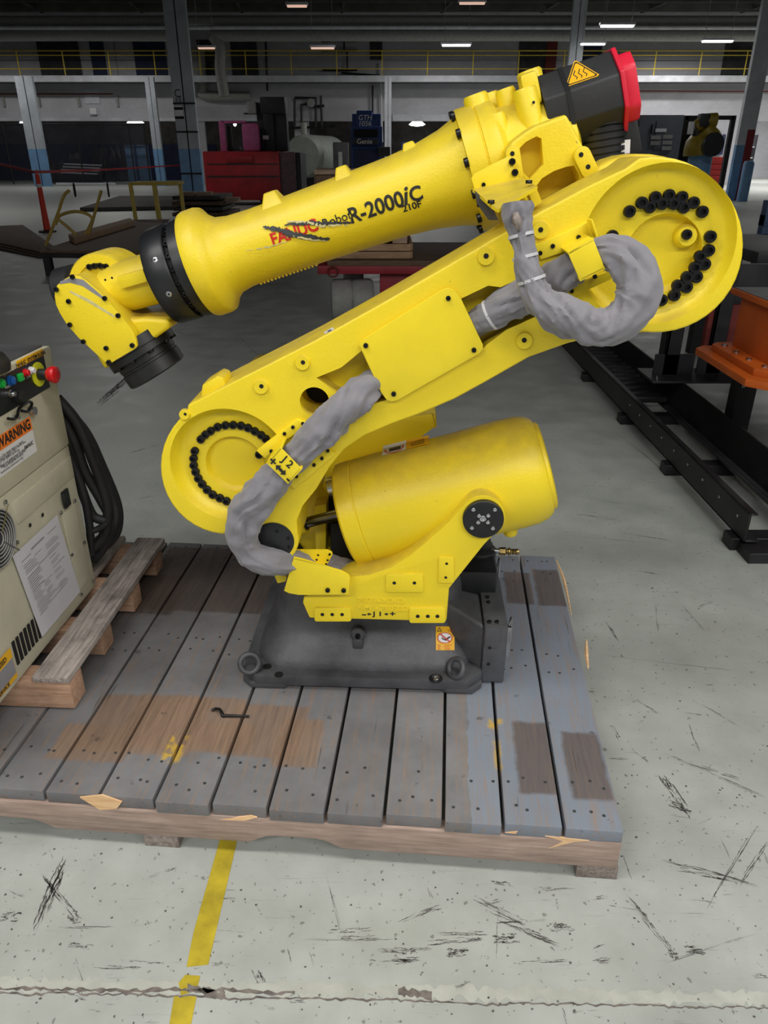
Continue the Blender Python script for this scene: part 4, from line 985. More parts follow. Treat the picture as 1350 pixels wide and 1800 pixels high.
for q in ((185, 1218, 330, 1330), (250, 1218, 400, 1325), (418, 1236, 520, 1335), (340, 1268, 440, 1322), (120, 1270, 215, 1340), (500, 1262, 552, 1350)):
    c = k.mix(k.math('MULTIPLY', mk(*q), .8), c, bare)
for q in ((900, 1268, 982, 1398), (985, 1285, 1080, 1408), (885, 1005, 940, 1062), (935, 1000, 1000, 1066), (60, 1000, 300, 1080), (300, 960, 470, 1080)):  # leftmost rectangles paint shadow onto the planks; the others are brown patches
    c = k.mix(k.math('MULTIPLY', mk(*q), .8), c, dark)
for q in ((857, 1262, 884, 1280), (868, 1300, 882, 1352), (303, 1292, 312, 1340)):
    c = k.mix(k.math('MULTIPLY', k.math('MULTIPLY', mk(*q), k.ramp(fine, [(.42, 0), (.5, 1)])), .8), c, srgb(196, 160, 50))
sp = k.ramp(k.noise(pg, 26, 3, .5), [(.70, 0), (.74, 1)])
c = k.mix(k.math('MULTIPLY', sp, .5), c, srgb(52, 48, 46))
c = k.mix(k.math('MULTIPLY', k.ramp(k.noise(k.mapping(pg, (40, 1.2, 40)), 2, 4), [(.66, 0), (.69, 1)]), .6), c, srgb(58, 52, 48))
hs = k.n('ShaderNodeHueSaturation'); k.l(c, hs.inputs['Color']); k.l(k.math('ADD', k.math('MULTIPLY', oi.outputs['Random'], .22), .88), hs.inputs['Value'])
k.col(hs.outputs[0]).rm(.62); k.bump(grain, .35, .003)
tag(skid, 'wide timber skid of worn grey-painted planks that carries the yellow robot', 'skid')
PW, PIT, LEN = .1345, .1425, 1.315
random.seed(11)
nail = MB().lathe([(.0042, 0), (.0042, .0012), (0, .0014)], (0, 0, 0), (0, 0, 1), 8)
for i in range(14):
    x1 = -i*PIT; x0 = x1 - PW; dy = random.uniform(-.006, .006); dz = random.uniform(-.003, 0)
    m_ = MB().span((x0, dy, .127), (x1, LEN + random.uniform(-.01, .01), .165 + dz)) 
    o = m_.build('plank', 'plank_paint', skid, bevel=.004, segs=2)
    nb = MB()
    for yy in (.05, .14, .60, .68, 1.2, 1.27):
        for fx_ in (.2, .5, .8):
            if random.random() < .85:
                x, y = x0 + PW*fx_ + random.uniform(-.014, .014), yy + random.uniform(-.014, .014)
                nb.lathe([(.0044, 0), (.0044, .001), (0, .0012)], (x, y, .165 + dz - .0003), (0, 0, 1), 8)
    tag(nb.build('nail_heads', 'crack_nail' if 'crack_nail' in MAT else 'scrape_dark', o, smooth=0), kind='stuff')
# front runner with notches, two more runners behind, bottom boards
def runner(y0, y1):
    xs = [.0]; prof = [(0, .127), (0, .042)]
    def xx(px): return SK.at(px, 1490, v=y0).x
    for (a_, b_) in ((1150 - 300, 830 - 300 - 200), ): pass
    for (pa, pb) in ((602, 438), (108, -60)):
        a_, b_ = xx(pa), xx(pb); prof += [(a_, .042), (a_ - .045, .066), (a_ - .07, .07), (b_ + .07, .07), (b_ + .045, .066), (b_, .042)]
    prof += [(-1.98, .042), (-1.98, .127)]
    return MB().prism(prof, y0, y1).build('runner', 'wood_fascia', skid, bevel=.003)
fr_ = runner(-.002, .036); runner(.64, .68); runner(1.27, 1.31)
for (px0, px1) in ((258, 322), (1018, 1088)):
    a_, b_ = SK.at(px0, 1500, v=0).x, SK.at(px1, 1525, v=0).x
    MB().span((a_, .0, 0), (b_, LEN, .042)).build('bottom_board', 'wood_weathered', skid, bevel=.002)
for pl in ([(140, 1402), (180, 1398), (214, 1410), (205, 1422), (176, 1424)], [(386, 1441), (440, 1434), (452, 1437), (430, 1443)], [(958, 1470), (1036, 1478), (1010, 1480), (964, 1492), (990, 1479)], [(888, 1464), (910, 1462), (906, 1466)]):
    MB().slab([SK.at(x, y, v=-.0025) for x, y in pl], (0, .004, 0)).build('split_wood', 'wood_split', fr_, smooth=0)
# torn splinters along the right edge of the deck
for ptsx, w_ in (([(978, 985), (992, 1022), (1004, 1080)], .006), ([(1031, 1125), (1031, 1150), (1034, 1175)], .007)):
    P = [SK.at(x, y, z=.15) for x, y in ptsx]; MB().tube(P, [w_*.4, w_, w_*.3], 5, None, 3).build('splinter', 'wood_split', skid)
# bent black rod lying on the planks
hk = [W(372, 1249, z=.172), W(378, 1246, z=.174), W(386, 1247, z=.178), W(390, 1254, z=.174), W(392, 1258, z=.171), W(400, 1258, z=.171), W(438, 1259, z=.171)]
tag(MB().tube(hk, [.0035, .004, .004, .005, .005, .0045, .003], 10, None, 4).build('iron_hook', 'bolt_black'), 'small black bent iron rod lying on the front planks', 'hook')
# ---------------------------------------------------------------- small pallet under the controller
PT = Frame(W(119, 1193, z=.28)*1.0, R(3.2)); PT.o.z = .165 + .002
sp_ = PT.empty('wooden_pallet'); tag(sp_, 'weathered whitish wooden pallet under the cream control cabinet', 'pallet')
ZT = .113; LP = .83
random.seed(5)
for (x1, w_) in ((0, .105), (-.155, .115), (-.32, .11), (-.47, .11), (-.62, .11)):
    MB().span((x1 - w_, random.uniform(-.01, .01), ZT - .02), (x1, LP + random.uniform(-.02, .02), ZT)).build('deck_board', 'wood_pale', sp_, bevel=.003)
for y in (0.005, .255, .50, .745):
    MB().span((-.72, y, .002), (-.004 + random.uniform(-.012, .004), y + .075, ZT - .02)).build('runner', 'wood_block', sp_, bevel=.003)
# ---------------------------------------------------------------- control cabinet
c0 = W(169, 1027, z=.285); c1 = W(22, 1209, z=.285)
yaw = math.atan2(c0.x - c1.x, c0.y - c1.y)
CB = Frame((c0.x, c0.y, .284), yaw)     # face lies in local x = 0, running toward -y (nearer the camera)
cab = CB.empty('control_cabinet'); tag(cab, 'cream robot control cabinet with black operator panel, buttons and stickers', 'cabinet')
plain('cream', srgb(196, 192, 170), .5, var=.08, scale=6, bump=.1)
plain('cream_dirty', srgb(178, 172, 150), .55, var=.16, scale=12)
plain('panel_black', (.012, .013, .014), .4); plain('btn_blue', srgb(24, 92, 168), .35); plain('btn_green', srgb(30, 176, 76), .35); plain('btn_red', srgb(206, 28, 34), .35); plain('estop_yellow', srgb(224, 228, 40), .4)
plain('paper', srgb(205, 203, 210), .8, var=.03); plain('cabinet_top', srgb(74, 74, 76), .6, var=.2)
def cf(px, py, u=0.0): return CB.at(px, py, u=u)
CW = .80; CD = .62
zt_ = cf(76, 612).z
zs = cf(118, 782).z      # seam between door and operator box
MB().span((-CD, -CW, 0), (0, 0, zs - .003)).build('body', 'cream', cab, bevel=.004)
MB().span((-CD, -CW, zs), (.004, .0, zt_)).build('operator_box', 'cream', cab, bevel=.006)
MB().span((-CD + .01, -CW + .01, zt_ - .002), (-.012, -.012, zt_ + .004)).build('top_plate', 'cabinet_top', cab, bevel=.002)
def face_rect(a_, b_, u0, u1, mat, name, bev=.001):
    """a_, b_: opposite corners in (y,z) on the face"""
    return MB().span((u0, min(a_[0], b_[0]), min(a_[1], b_[1])), (u1, max(a_[0], b_[0]), max(a_[1], b_[1]))).build(name, mat, cab, bevel=bev)
def yz(px, py): q = cf(px, py); return (q.y, q.z)
tr_ = yz(73, 624); brr = yz(87, 679)
pan = face_rect((tr_[0], tr_[1]), (-CW + .02, brr[1]), .003, .0065, 'panel_black', 'operator_panel')
n0 = yz(72, 614); n1 = yz(26, 637)
npz = (tr_[1] + zt_)/2
face_rect((n0[0], npz - .013), (n1[0], npz + .010), .003, .006, 'label_yellow', 'name_plate')
Y_ = Vector((0, 1, 0)); Zv = Vector((0, 0, 1))
text('lettering', 'FANUC  SYSTEM R-30iA', .0155, Vector((.0072, (n0[0] + n1[0])/2, npz - .0015)), Y_, Zv, 'letter_black', cab, bold=.0004)
def btn(px, py, r, mat, h=.012, sqr=False):
    q = cf(px, py, .0065)
    if sqr: return MB().box(q + Vector((h/2, 0, 0)), (h, r*2, r*2)).build('button', mat, pan, bevel=.002)
    MB().lathe([(r*1.25, 0), (r*1.25, h*.4), (r, h*.45), (r, h), (r*.8, h*1.15), (0, h*1.15)], q, (1, 0, 0), 20).build('button', mat, pan)
btn(17, 669, .011, 'btn_blue'); btn(33, 663, .010, 'btn_green', .010, True); btn(43, 655, .0085, 'btn_red'); btn(53, 651, .0085, 'label_white'); btn(15, 692, .008, 'steel', .016); btn(2, 674, .010, 'btn_green', .008); btn(31, 697, .016, 'black_plastic', .014)
es = cf(67, 658, .0065)
e_ = MB().lathe([(.034, 0), (.034, .003), (0, .003)], es, (1, 0, 0), 32).build('emergency_ring', 'estop_yellow', pan)
MB().lathe([(.016, 0), (.016, .028)], es, (1, 0, 0), 20).build('emergency_stem', 'black_plastic', pan)
MB().lathe([(.014, .026), (.018, .030), (.023, .040), (.0245, .048), (.023, .053), (.018, .056), (0, .057)], es, (1, 0, 0), 28).build('emergency_button', 'btn_red', pan)
for px, py, s_ in ((23, 650, 'S'), (36, 642, 'F'), (46, 640, 'O'), (51, 662, 'START'), (40, 667, 'HOLD'), (14, 680, 'MODE'), (33, 700, 'ON'), (8, 660, 'T1')):
    text('lettering', s_, .009, cf(px, py, .0072), Y_, Zv, 'letter_white', pan)
# hook-shaped door handle
hp = [cf(*zc([q], 0, 590, 7.82)[0], .02) for q in ((110, 1140), (195, 1145), (240, 1090), (260, 1010), (320, 950), (400, 910), (435, 925), (432, 960), (400, 1020), (380, 1045), (300, 1035))]
hd = MB().tube(hp, .0042, 8, None, 3).build('door_hook', 'bolt_black', cab)
q = cf(50, 722); MB().cyl(q, q + Vector((.02, 0, 0)), .012, n=16).build('hook_lock', 'steel', hd)
q = cf(20, 733); MB().cyl(q, q + Vector((.022, 0, 0)), .006, n=12).build('hook_pin', 'steel', hd)
# warning sticker
wa = yz(48, 735); wbt = yz(59, 795)
sy1 = yz(50, 737)[0]; sz1 = yz(47, 733)[1]; sz0 = yz(60, 794)[1]; szm = yz(50, 757)[1]
st = face_rect((sy1, sz1), (sy1 - .30, sz0), .004, .0052, 'label_white', 'warning_sticker', 0)
face_rect((sy1, sz1), (sy1 - .30, szm), .0045, .0060, 'label_orange', 'warning_band', 0)
text('lettering', 'WARNING', .038, Vector((.0068, sy1 - .092, (sz1 + szm)/2)), Y_, Zv, 'letter_black', st, bold=.0012, sx=.92)
m_ = MB(); cy = sy1 - .245; cz = (sz1 + szm)/2
m_.v = [Vector((.0068, cy - .022, cz - .016)), Vector((.0068, cy + .022, cz - .016)), Vector((.0068, cy, cz + .02))]; m_.f = [[0, 1, 2]]; m_.build('symbol', 'letter_black', st)
random.seed(2)
for i, tx in enumerate(['Can cause injury or death.', 'Do not enter robot work area', 'while power is on.', 'Lock out before servicing.', '', 'Read and understand the manual', 'before operating this machine.', 'Keep all guards in place.', '', 'Authorized personnel only.']):
    if tx: text('lettering', tx, .0105, Vector((.0058, sy1 - .12 + random.uniform(-.02, .01), szm - .014 - i*(szm - sz0 - .02)/10)), Y_, Zv, 'letter_black', st)
text('lettering', 'FANUC', .014, Vector((.0058, sy1 - .035, sz0 + .03)), Y_, Zv, 'letter_black', st, bold=.0006)
# lower door panels
dz0, dz1 = 0.02, zs - .02
fpan = face_rect(yz(122, 802), yz(30, 922), .0, .004, 'cream', 'front_panel', .0015)
a_, b_ = yz(118, 872)[1], yz(108, 890)[1]
hq = yz(114, 875); face_rect((hq[0] - .022, hq[1] - .028), (hq[0] + .014, hq[1] + .028), .002, .010, 'panel_black', 'power_switch', .003)
MB().box(cf(113, 876, .014), (.008, .008, .03)).build('switch_lever', 'black_plastic', cab, bevel=.002)
sp2 = face_rect((yz(130, 890)[0] - .0, hq[1] - .04), (yz(108, 905)[0], .05), .0, .0045, 'cream', 'side_panel', .0015)
for px, py in ((131, 880), (107, 901), (148, 953), (126, 975), (164, 1021), (143, 1045), (9, 882), (30, 953)):
    link('screw', SCREW, cab, cf(px, py, .0045), (0, 0, R(90)), .006)
for px, py in ((75, 905), (53, 923)): link('bolt_hole', HOLE, cab, cf(px, py, .0035), (0, 0, R(90)), .006)
# fan grille
fc = cf(-6, 948, .003)
for r_ in (.02, .03, .04, .05, .06, .07, .078): MB().torus(fc + Vector((.006, 0, 0)), (1, 0, 0), r_, .002, 32, 6).build('fan_guard_ring', 'pipe_grey', cab)
MB().lathe([(.08, 0), (.08, .003), (0, .003)], fc, (1, 0, 0), 36).build('fan_opening', 'dark_panel', cab)
for t in (45, 135, 225, 315):
    d = Vector((0, math.cos(R(t)), math.sin(R(t)))); MB().tube([fc + Vector((.009, 0, 0)) + d*.02, fc + Vector((.009, 0, 0)) + d*.098], .002, 6).build('fan_guard_spoke', 'steel', cab)
# vent louvres
va, vb = yz(70, 1105), yz(25, 1160)
zl0, zl1 = yz(28, 1171)[1], yz(22, 1142)[1]
for i in range(7):
    y = va[0] + (vb[0] - va[0])*(i + .5)/7; face_rect((y - .0055, zl0), (y + .0055, zl0 + .075), .001, .0042, 'hole_black', 'vent_slot', 0)
# taped sheet of paper
pc = [cf(100, 905, .008), cf(141, 1040, .0055), cf(74, 1120, .0055), cf(22, 978, .0065)]
pap = MB().slab(pc, (.0006, 0, 0)).build('paper_sheet', 'paper', cab, smooth=0)
def onp(s, t): return pc[3].lerp(pc[0], s).lerp(pc[2].lerp(pc[1], s), t) + Vector((.0014, 0, 0))
m_ = MB(); random.seed(9)
def pl_(s0, s1, t, h):
    n = len(m_.v); m_.v.extend([onp(s0, t), onp(s1, t), onp(s1, t + h), onp(s0, t + h)]); m_.f.append([n, n+1, n+2, n+3])
pl_(.33, .62, .08, .018); pl_(.1, .3, .12, .008); pl_(.7, .9, .09, .008)
for i in range(26):
    t = .17 + i*.024
    for _ in range(3):
        s0 = random.choice([.1, .12, .35, .6]); pl_(s0, min(.92, s0 + random.uniform(.12, .3)), t, .0065)
tag(m_.build('printed_lines', 'letter_grey', pap, smooth=0), kind='stuff')
# yellow sticker low on the face
s0 = yz(27, 1185); s1 = yz(5, 1245)
face_rect((s0[0], .02), (s0[0] - .3, .115), .004, .0052, 'label_yellow', 'sticker', 0)
face_rect((s0[0] - .002, .035), (s0[0] - .3, .085), .0048, .006, 'letter_grey', 'sticker_band', 0)
text('lettering', 'AUTHORIZED', .02, Vector((.0068, s0[0] - .09, .10)), Y_, Zv, 'letter_black', cab, bold=.0005)
text('lettering', 'SERVICE', .016, Vector((.0068, s0[0] - .07, .028)), Y_, Zv, 'letter_black', cab, bold=.0005)
# dark dome-like object on the cabinet top
q = CB.at(-14, 636, z=zt_ + .03); 
dm = MB().lathe([(.065, 0), (.068, .02), (.058, .04), (.04, .05), (0, .053)], (0, 0, 0), (0, 0, 1), 28).build('black_knob_cap', 'black_plastic', None, loc=CB.o + CB.m.transposed() @ Vector((q.x - .03, q.y, zt_ + .004)))
tag(dm, 'black rounded housing resting on top of the cream control cabinet', 'housing')
# ---------------------------------------------------------------- hanging black cables
CAB = [([(100, 700, .02), (135, 742, .04), (160, 800, .05), (178, 850, .06), (190, 900, .06), (180, 945, .05), (158, 968, .03)], .017), ([(100, 712, .05), (140, 755, .07), (170, 815, .08), (198, 880, .09), (203, 915, .08), (186, 955, .07), (160, 978, .05)], .018),
       ([(101, 722, .03), (130, 775, .04), (150, 830, .05), (178, 880, .06), (196, 920, .07), (183, 960, .06), (164, 985, .05)], .016), ([(103, 735, .02), (122, 790, .03), (140, 850, .03), (162, 905, .04), (188, 920, .05), (178, 955, .05), (160, 960, .04)], .016),
       ([(105, 748, .02), (118, 790, .02), (136, 835, .02), (150, 880, .02), (158, 930, .02), (160, 975, .02)], .013), ([(158, 934, .02), (172, 930, .03), (190, 918, .04)], .011), ([(104, 706, .07), (150, 758, .09), (180, 820, .10), (206, 885, .11), (208, 925, .10), (196, 950, .09), (170, 972, .07)], .015)]
ce = empty('cable_bundle', CB.o); ce.rotation_euler = (0, 0, -yaw)
tag(ce, 'bundle of thick black cables hanging in a loop off the end of the cream cabinet', 'cables')
plain('rubber', srgb(34, 34, 36), .6, var=.25)
for pl, r_ in CAB: MB().tube([CB.at(x, y, v=v + .015) for x, y, v in pl], r_, 12, None, 6).build('cable', 'rubber', ce, smooth=70)
# ---------------------------------------------------------------- black steel track frame on the right
plain('black_steel', srgb(42, 42, 44), .5, .3, var=.25, scale=5); plain('dark_steel', srgb(62, 62, 64), .45, .4, var=.25, scale=5)
plain('orange', srgb(196, 92, 26), .5, var=.14, scale=4, bump=.1); plain('grey_plate', srgb(130, 132, 132), .5, .2, var=.2); plain('blue_post', srgb(58, 84, 118), .5)
tf_ = empty('track_frame', (1.59, 2.86, 0)); tag(tf_, 'long black steel roller track frame lying on the floor right of the skid', 'frame')
def T(x, y, z): return Vector((x - 1.59, y - 2.86, z))
def tspan(a_, b_, name, mat, bev=.003): return MB().span(T(*a_), T(*b_)).build(name, mat, tf_, bevel=bev, segs=1)
X0 = 1.575
rl = tspan((X0, 2.86, .06), (X0 + .012, 6.9, .20), 'side_rail', 'black_steel'); tspan((X0, 2.86, .06), (X0 + .07, 6.9, .072), 'side_rail_flange', 'black_steel'); tspan((X0, 2.86, .192), (X0 + .04, 6.9, .20), 'side_rail_flange', 'black_steel')
X1 = X0 + .345
rl2 = tspan((X1, 2.5, .06), (X1 + .014, 6.9, .27), 'side_rail', 'black_steel'); tspan((X1 - .05, 2.5, .06), (X1, 6.9, .075), 'side_rail_flange', 'dark_steel')
for y in (2.9, 3.75, 4.6, 5.6): tspan((X0 - .03, y, 0), (X1 + .02, y + .09, .06), 'cross_member', 'black_steel')
tspan((X0, 2.78, 0), (X1 + .25, 2.9, .05), 'cross_member', 'black_steel')
for i in range(16): tspan((X0 + .05, 4.75 + i*.115, .10), (X1 - .03, 4.75 + i*.115 + .04, .14), 'roller_slat', 'black_steel', .008)
for d in (.03, .055): MB().tube([T(X1 - .03 - d, 2.4, .10), T(X1 - .03 - d, 4.4, .10)], .012, 8).build('guide_rod', 'dark_steel', tf_)
for y in [2.95 + .2*i for i in range(9)]: link('rivet', SCREW, rl, T(X0 - .001, y, .15), (0, 0, R(-90)), .008)
# upright stands with foot plate
q0 = W(1145, 660, z=.25)
plate = tspan((1.72, 4.62, .27), (2.42, 4.95, .285), 'foot_plate', 'dark_steel')
for (x, y, h) in ((1.83, 4.78, .62), (2.13, 4.82, 1.0)):
    tspan((x, y, .28), (x + .10, y + .02, h), 'upright', 'black_steel'); tspan((x, y, .28), (x + .02, y + .12, h), 'upright', 'black_steel'); tspan((x - .06, y, .28), (x + .2, y + .015, .42), 'gusset', 'black_steel')
for (x, y) in ((1.76, 4.66), (1.78, 4.72), (2.33, 4.68), (2.28, 4.9)): link('screw', SCREW, plate, T(x, y, .285), (R(-90), 0, 0), .012)
tspan((1.7, 5.02, .62), (2.6, 5.10, .70), 'top_beam', 'black_steel'); tspan((2.2, 5.02, .40), (2.7, 5.06, .95), 'web_plate', 'dark_steel')
tspan((2.10, 4.85, .40), (2.6, 4.9, .72), 'web_plate', 'rust_red')
# orange pedestal
og = empty('orange_pedestal', (2.1, 3.8, 0)); tag(og, 'orange steel riser pedestal with bolted base flange beside the track frame', 'pedestal')
def O(x0, x1, y0, y1, z0, z1, name, mat='orange', bev=.004, ch=0):
    pts = [(x0 + ch, y0), (x1, y0), (x1, y1), (x0 + ch*.6, y1), (x0, y1 - ch*.6), (x0, y0 + ch)] if ch else [(x0, y0), (x1, y0), (x1, y1), (x0, y1)]
    return MB().slab([Vector((x - 2.1, y - 3.8, z0)) for x, y in pts], (0, 0, z1 - z0)).build(name, mat, og, bevel=bev)
O(1.74, 2.6, 3.38, 4.17, .585, .622, 'base_flange', ch=.10); fl2 = O(1.80, 2.55, 3.46, 4.10, .622, .658, 'base_flange', ch=.08)
O(1.895, 2.4, 3.60, 4.02, .658, .925, 'column'); O(1.85, 2.45, 3.55, 4.07, .925, .955, 'top_flange'); O(1.86, 2.44, 3.56, 4.06, .955, .958, 'top_grime', 'dark_steel', 0)
for (x, y) in ((1.845, 4.0), (1.845, 3.85), (1.845, 3.70), (1.86, 3.56), (1.96, 3.52), (2.1, 3.52)): link('screw', SCREW, fl2, (x - 2.1, y - 3.8, .658), (R(-90), 0, 0), .016)
O(1.97, 2.6, 3.0, 4.55, 0, .02, 'drip_tray', 'grey_plate')
for (x, y, z1) in ((1.98, 3.47, .585), (2.14, 3.45, .585), (1.98, 4.02, .585), (2.4, 4.02, .585), (2.0, 3.22, .40), (2.2, 3.25, .36)):
    o = MB().span((x - 2.1, y - 3.8, .02), (x + .11 - 2.1, y + .11 - 3.8, z1)).build('clamp_block', 'black_steel', og, bevel=.015)
    for dx in (.02, .09): MB().cyl((x + dx - 2.1, y - 3.8 - .012, z1 - .16), (x + dx - 2.1, y - 3.8 - .012, z1 - .01), .010, n=10).build('clamp_screw', 'chrome_dark', o)
# dark conveyor bed behind the pedestal and blue post
cb_ = empty('conveyor_bed', (3.4, 5.1, 0)); tag(cb_, 'dark grey conveyor bed running behind the orange pedestal', 'conveyor')
p0 = W(1305, 445, z=.98); p1 = W(1352, 492, z=.98)
MB().span((-.8, .3, .90), (1.5, 1.6, .98)).build('bed', 'dark_steel', cb_, bevel=.01); MB().span((-.78, .28, .80), (1.5, .34, .90)).build('side_channel', 'black_steel', cb_, bevel=.004)
for x in (-.7, 1.2): MB().span((x, .4, 0), (x + .09, .5, .92)).build('leg', 'black_steel', cb_, bevel=.004); MB().span((x, 1.4, 0), (x + .09, 1.5, .92)).build('leg', 'black_steel', cb_, bevel=.004)
bp = W(1344, 410, y=7.2); bq = empty('blue_post', (bp.x, 7.2, 0)); tag(bq, 'blue steel post standing at the right edge behind the conveyor bed', 'post')
MB().span((-.05, -.05, 0), (.05, .05, W(1344, 352, y=7.2).z)).build('upright', 'blue_post', bq, bevel=.006); MB().span((-.14, -.14, 0), (.14, .14, .02)).build('base_plate', 'blue_post', bq); MB().span((-.05, -.06, 1.0), (.3, .06, 1.1)).build('arm', 'blue_post', bq, bevel=.006)
# ---------------------------------------------------------------- things in the hall behind
def X(px, py, y): return W(px, py, y=y).x
def Zh(px, py, y): return W(px, py, y=y).z
def column(px0, px1, py, y, label, mat='column_grey', blue_py=None, redx=None, top=8.5, lab=None):
    a_, b_ = X(px0, py, y), X(px1, py, y); cx = (a_ + b_)/2; hw = (b_ - a_)/2
    e = empty('steel_column', (cx, y, 0)); tag(e, label, 'column')
    zb_ = Zh((px0 + px1)/2, blue_py, y) if blue_py else 0
    for s_ in (-1, 1):
        if zb_: MB().span((s_*hw*.52 - hw*.46, -.12, 0), (s_*hw*.52 + hw*.46, .12, zb_)).build('flange', 'column_blue', e, smooth=0)
        MB().span((s_*hw*.52 - hw*.46, -.12, zb_), (s_*hw*.52 + hw*.46, .12, top)).build('flange', mat, e, smooth=0)
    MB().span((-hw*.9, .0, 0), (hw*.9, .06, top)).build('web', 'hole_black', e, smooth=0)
    return e, hw
ce_, hw = column(300, 339, 130, 35, 'tall grey built-up column with a blue foot left of the red machine', blue_py=262)
for py in (182, 232, 305): z = Zh(330, py, 35); MB().span((-hw, -.15, z - .03), (hw, -.11, z + .03)).build('strap', 'hole_black', ce_, smooth=0)
text('lettering', 'C', .42, (-hw*.5, -.13, Zh(325, 165, 35)), (1, 0, 0), (0, 0, 1), 'letter_black', ce_)
text('lettering', '15', .28, (-hw*.5, -.13, Zh(325, 176, 35)), (1, 0, 0), (0, 0, 1), 'letter_black', ce_)
z = Zh(330, 198, 35); MB().span((-hw*.9, -.15, z - .25), (-hw*.2, -.12, z + .25)).build('notice', 'label_white', ce_, smooth=0)
for py in (191, 207): z = Zh(330, py, 35); MB().span((-hw*.95, -.16, z - .05), (-hw*.15, -.12, z + .05)).build('strap', 'hole_black', ce_, smooth=0)
column(46, 76, 240, 43, 'pale paired column with blue foot at the far left of the fenced bay', blue_py=262, top=z_deck)
column(268, 284, 250, 43.5, 'slim pale column with blue foot between the fenced bay and the tall column', blue_py=262, top=z_deck)
column(1003, 1027, 60, 40, 'grey overhead column behind the black motor of the robot', top=8.5)
column(676, 688, 220, 43.5, 'slim pale column beside the blue lift machine', mat='white_steel', top=z_deck)
# right-hand column with blue foot and red band, with two bollards
ry = 30
a_ = X(1300, 290, ry); e = empty('steel_column', (a_, ry, 0)); tag(e, 'pale column with a dark red band and blue foot by the workshop door', 'column')
zb_ = Zh(1300, 255, ry); z2 = Zh(1305, 228, ry)
MB().span((-.28, -.1, 0), (.02, .1, zb_)).build('foot', 'column_blue', e, smooth=0); MB().span((-.28, -.1, zb_), (.02, .1, 8.5)).build('shaft', 'white_steel', e, smooth=0); MB().span((.02, -.1, .0), (.3, .1, z2)).build('red_band', 'column_red', e, smooth=0); MB().span((.02, -.1, z2), (.3, .1, 8.5)).build('shaft', 'white_steel', e, smooth=0)
o = MB().lathe([(.19, 0), (.19, 1.25), (.15, 1.33), (0, 1.35)], (X(1316, 290, ry - .6), ry - .6, 0), (0, 0, 1), 16).build('bollard', 'column_blue'); tag(o, 'pale blue round bollard right of the red-banded column', 'bollard')
# ---- chain-link fence along the left bay
k = N('chain_link'); g = k.geo(); br_ = k.n('ShaderNodeTexChecker'); k.l(k.mapping(g, (1, 1, 1), (0, R(45), 0)), br_.inputs['Vector']); br_.inputs['Scale'].default_value = 26
k.col(srgb(52, 54, 66)).rm(.6, .3); k.l(k.math('ADD', k.math('MULTIPLY', br_.outputs['Fac'], .35), .08), k.b.inputs['Alpha'])
fy = WY - .3; fe = empty('chain_link_fence', (X(150, 300, fy), fy, 0)); tag(fe, 'dark chain-link fence closing the bay at far left', 'fence')
fx0 = fe.location.x; zf = Zh(150, 218, fy)
ps = [-40, 20, 92, 145, 186, 236, 262]
for a_, b_ in zip(ps, ps[1:]):
    MB().span((X(a_, 300, fy) - fx0, -.01, .1), (X(b_, 300, fy) - fx0, .01, zf)).build('mesh_panel', 'chain_link', fe, smooth=0)
for px in ps: MB().cyl((X(px, 300, fy) - fx0, 0, 0), (X(px, 300, fy) - fx0, 0, zf), .045, n=8).build('post', 'black_steel', fe)
MB().tube([(X(-40, 300, fy) - fx0, 0, zf), (X(262, 300, fy) - fx0, 0, zf)], .04, 8).build('top_rail', 'black_steel', fe)
MB().span((X(95, 300, fy) - fx0, -.05, .0), (X(200, 300, fy) - fx0, .05, .09)).build('sill', 'white_steel', fe, smooth=0)
# stored goods inside the fenced bay
random.seed(21)
def blob(name, px, py, y, r, h, mat, label, cat, group=None, n=9):
    e = empty(name, (X(px, 310, y), y, 0)); m_ = MB()
    for i in range(n):
        c = Vector((random.uniform(-r, r), random.uniform(-.4, .4), 0)); hh = h*random.uniform(.5, 1); m_.lathe([(.3, 0), (.34, hh*.4), (.2, hh*.8), (.05, hh)], c, (random.uniform(-.3, .3), random.uniform(-.3, .3), 1), 7)
    m_.build('heap', mat, e, smooth=0); tag(e, label, cat, group); return e
blob('covered_machine', 112, 300, WY + 2.6, 1.2, 2.4, 'dark_panel', 'dark shrouded machinery left of the fenced bay pole', 'machinery'); blob('covered_machine', 198, 300, WY + 4.6, 1.0, 2.3, 'dark_panel', 'dark shrouded machinery right of the fenced bay pole', 'machinery')
for i, (px, w_) in enumerate(((220, .5), (240, .6))):
    o = MB().span((X(px, 270, WY + 2), WY + 2, 0), (X(px, 270, WY + 2) + w_, WY + 2.5, Zh(px, 255, WY + 2))).build('storage_cabinet', 'column_blue', bevel=.03); tag(o, 'pale blue storage cabinet inside the fenced bay, %s of two' % ('left' if i == 0 else 'right'), 'cabinet', 'bay cabinets')
y = WY + 1.2; o = MB().span((X(104, 300, y), y - .2, 0), (X(176, 300, y), y + .3, Zh(140, 303.5, y) - .14)).build('storage_bin', 'machine_dark', bevel=.02); tag(o, 'low dark bin under the white tubes behind the fence', 'bin')
for i in range(4):
    y = WY + 1.2; z = Zh(140, 288 + i*5, y); a_ = X(114 - i*3, 290, y); o = MB().bar((a_, y, z), (a_ + 2.1, y, z - .08), .25, .07).build('white_tube', 'label_white'); tag(o, ['topmost', 'second', 'third', 'lowest'][i] + ' white tube in the stack lying behind the fence', 'tube', 'white tubes behind the fence')
